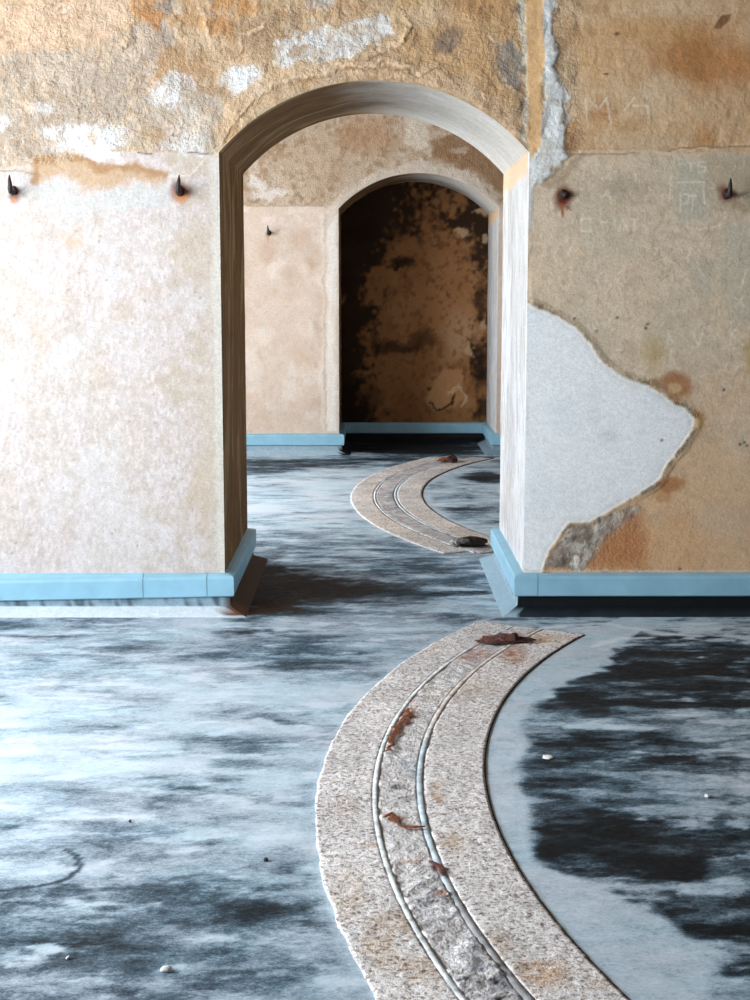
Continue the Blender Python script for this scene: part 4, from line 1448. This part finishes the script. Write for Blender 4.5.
# ------------------------------------------------------------------ rusty leftovers on the tracks
def debris(name, label, cat, loc, items, group=None):
    """items: (part name or None, centre, radii, material, seed)"""
    root = None
    if len(items) > 1:
        root = empty(name, loc)
        tag(root, label, cat, group)
    for pn, c, r, m, seed, amp in items:
        bm = bmesh.new()
        lump_bm(bm, c, r, amp, 3, seed=seed)
        lo = min(v.co.z for v in bm.verts)
        for v in bm.verts:
            v.co.z = max(v.co.z - max(lo, -0.002) * 0, 0.0) if root is not None or True else v.co.z
        if root:
            bm_obj(pn, bm, m, root, False)
        else:
            o = bm_obj(name, bm, m, None, False)
            o.location = loc
            tag(o, label, cat, group)
            root = None


def flp(px, py, z=0.0):
    x, y = on_floor(px, py, z)
    return (x, y, z)


debris('rusted_iron_stub', 'maroon rusted iron stub with small block, at the top end of the near track', 'iron scrap', flp(502, 641, 0.0165),
       [('rust_scale', (-0.015, 0, 0.006), (0.062, 0.05, 0.014), M_RUSTRED, 3, 1.1), ('block', (0.052, 0.0, 0.010), (0.016, 0.022, 0.024), M_RUST, 5, 0.4), ('flake', (0.09, 0.01, 0.002), (0.045, 0.030, 0.010), M_RUST, 8, 0.8)])
debris('iron_block', 'black iron block lying at the near end of the distant stone track', 'iron scrap', flp(473, 544, 0.0165),
       [('slab', (0.0, 0, 0.010), (0.085, 0.06, 0.034), M_IRON, 13, 0.3), ('cement_lump', (-0.105, 0.0, 0.006), (0.035, 0.06, 0.024), M_OLDCEMENT, 15, 0.5)])
debris('rusted_clamp', 'small dark rusted clamp at the far end of the distant stone track', 'iron scrap', flp(452, 461, 0.0165),
       [('jaw', (0.0, 0, 0.012), (0.045, 0.08, 0.040), M_RUST, 23, 0.5), ('tail', (-0.07, 0, 0.006), (0.05, 0.06, 0.024), M_RUSTORANGE, 25, 0.6)])


def flake(name, label, pts, width, mat, z0, seed, group='rust flakes in the track channel'):
    """a thin torn strip of rust lying along a line of photo points, with real thickness"""
    rs = np.random.RandomState(seed)
    P = [np.array(on_floor(*q, z=z0)) for q in pts]
    # resample
    Q = []
    for a, b in zip(P[:-1], P[1:]):
        k = max(2, int(np.linalg.norm(b - a) / 0.008))
        Q += [a + (b - a) * t for t in np.linspace(0, 1, k, endpoint=False)]
    Q.append(P[-1])
    bm = bmesh.new()
    rows = []
    n = len(Q)
    kk = np.linspace(0, 1, max(4, n // 3))
    wn = np.interp(np.linspace(0, 1, n), kk, rs.uniform(0.5, 1.4, len(kk)))
    on = np.interp(np.linspace(0, 1, n), kk, rs.normal(0, 0.007, len(kk)))
    hn = np.interp(np.linspace(0, 1, n), kk, rs.uniform(0.001, 0.004, len(kk)))
    for i, q in enumerate(Q):
        d = Q[min(i + 1, n - 1)] - Q[max(i - 1, 0)]
        d = d / (np.linalg.norm(d) + 1e-9)
        nn = np.array([-d[1], d[0]])
        w = width * (0.3 + 0.7 * math.sin(math.pi * (i + 0.5) / n)) * wn[i] * rs.uniform(0.85, 1.15)
        off = on[i]
        h = hn[i]
        c = q + nn * off
        a, b = c - nn * w / 2, c + nn * w / 2
        rows.append([bm.verts.new((a[0], a[1], z0)), bm.verts.new((a[0] * .7 + b[0] * .3, a[1] * .7 + b[1] * .3, z0 + h)), bm.verts.new((a[0] * .3 + b[0] * .7, a[1] * .3 + b[1] * .7, z0 + h * 0.6)), bm.verts.new((b[0], b[1], z0))])
    for r0, r1 in zip(rows[:-1], rows[1:]):
        for k in range(4):
            bm.faces.new((r0[k], r0[(k + 1) % 4], r1[(k + 1) % 4], r1[k]))
    bm.faces.new(rows[0])
    bm.faces.new(rows[-1])
    o = bm_obj(name, bm, mat, None, False)
    c = np.mean(np.array(P), 0)
    o.data.transform(__import__('mathutils').Matrix.Translation((-c[0], -c[1], -z0)))
    o.location = (c[0], c[1], z0)
    return tag(o, label, 'rust flake', group)


ZB = 0.0145
flake('rust_flake', 'long dark-orange flake of rust against the left rim of the near track, highest up', [(410, 709), (405, 720), (396, 732), (390, 745), (387, 752)], 0.036, M_RUSTORANGE, ZB, 31)
flake('rust_flake', 'orange rust flake running across the channel of the near track, below the longest flake', [(384, 818), (392, 812), (396, 820), (408, 826), (424, 828)], 0.026, M_RUSTORANGE, ZB, 33)
flake('rust_flake', 'short dark red rust flake against the right rim of the near track channel', [(434, 861), (438, 868), (440, 876)], 0.034, M_RUSTRED, ZB, 35)


def pebble(px, py, r, mat, label, seed):
    x, y = on_floor(px, py)
    bm = bmesh.new()
    lump_bm(bm, (0, 0, r[2] * 0.7), r, 0.35, 2, seed=seed)
    for v in bm.verts:
        v.co.z = max(v.co.z, 0)
    o = bm_obj('pebble', bm, mat, None, True)
    o.location = (x, y, 0)
    tag(o, label, 'pebble', 'loose pebbles on the floor')


pebble(166, 971, (0.014, 0.012, 0.006), M_PEBBLE_W, 'white chalky pebble on the dark floor at the bottom left', 1)
pebble(266, 861, (0.006, 0.008, 0.006), M_PEBBLE_D, 'small black pebble on the pale floor left of the near track', 2)
pebble(130, 822, (0.004, 0.006, 0.004), M_PEBBLE_D, 'tiny black pebble alone in the middle of the pale left floor', 3)
pebble(707, 797, (0.008, 0.012, 0.005), M_PEBBLE_W, 'white pebble on the grey floor right of the near track, above the black band', 4)
pebble(548, 758, (0.018, 0.022, 0.004), M_PEBBLE_W, 'flat pale pebble on the floor close to the right edge of the near track', 5)
pebble(68, 959, (0.005, 0.006, 0.004), M_PEBBLE_W, 'tiny white pebble on the dark floor, upper of a pair left of the white pebble', 6)

# ------------------------------------------------------------------ daylight
w = bpy.data.worlds.new('overcast_sky')
sc.world = w
w.use_nodes = True
nt = w.node_tree
bg = nt.nodes['Background']
bg.inputs['Color'].default_value = (0.90, 0.96, 1.0, 1)
bg.inputs['Strength'].default_value = 6.5


def portal(ya, yb, za, zb):
    L = bpy.data.lights.new('window_portal', 'AREA')
    L.shape = 'RECTANGLE'
    L.size = zb - za
    L.size_y = yb - ya
    L.cycles.is_portal = True
    o = bpy.data.objects.new('window_portal', L)
    COL.objects.link(o)
    o.location = (-XW - 0.36, (ya + yb) / 2, (za + zb) / 2)
    o.rotation_euler = (0, math.radians(-90), 0)
    return o


for q in OPEN_NEAR + OPEN_FAR:
    portal(*q)

# ------------------------------------------------------------------ camera
cam = bpy.data.cameras.new('camera')
co = bpy.data.objects.new('camera', cam)
COL.objects.link(co)
co.location = (0, 0, EYE)
co.rotation_euler = (math.radians(90) - PITCH, 0, -YAW)
cam.sensor_width = 36
cam.sensor_fit = 'AUTO'
cam.lens = 1500 / 1000 * 36
cam.clip_end = 100
sc.camera = co

vs = sc.view_settings
sc.display_settings.display_device = 'sRGB'
vs.view_transform = 'Standard'
vs.look = 'None'
vs.gamma = 1
vs.exposure = 1.34
vs.use_curve_mapping = False
try:
    sc.cycles.use_denoising = True
    sc.cycles.denoiser = 'OPENIMAGEDENOISE'
    sc.cycles.max_bounces = 8
    sc.cycles.diffuse_bounces = 5
except Exception:
    pass
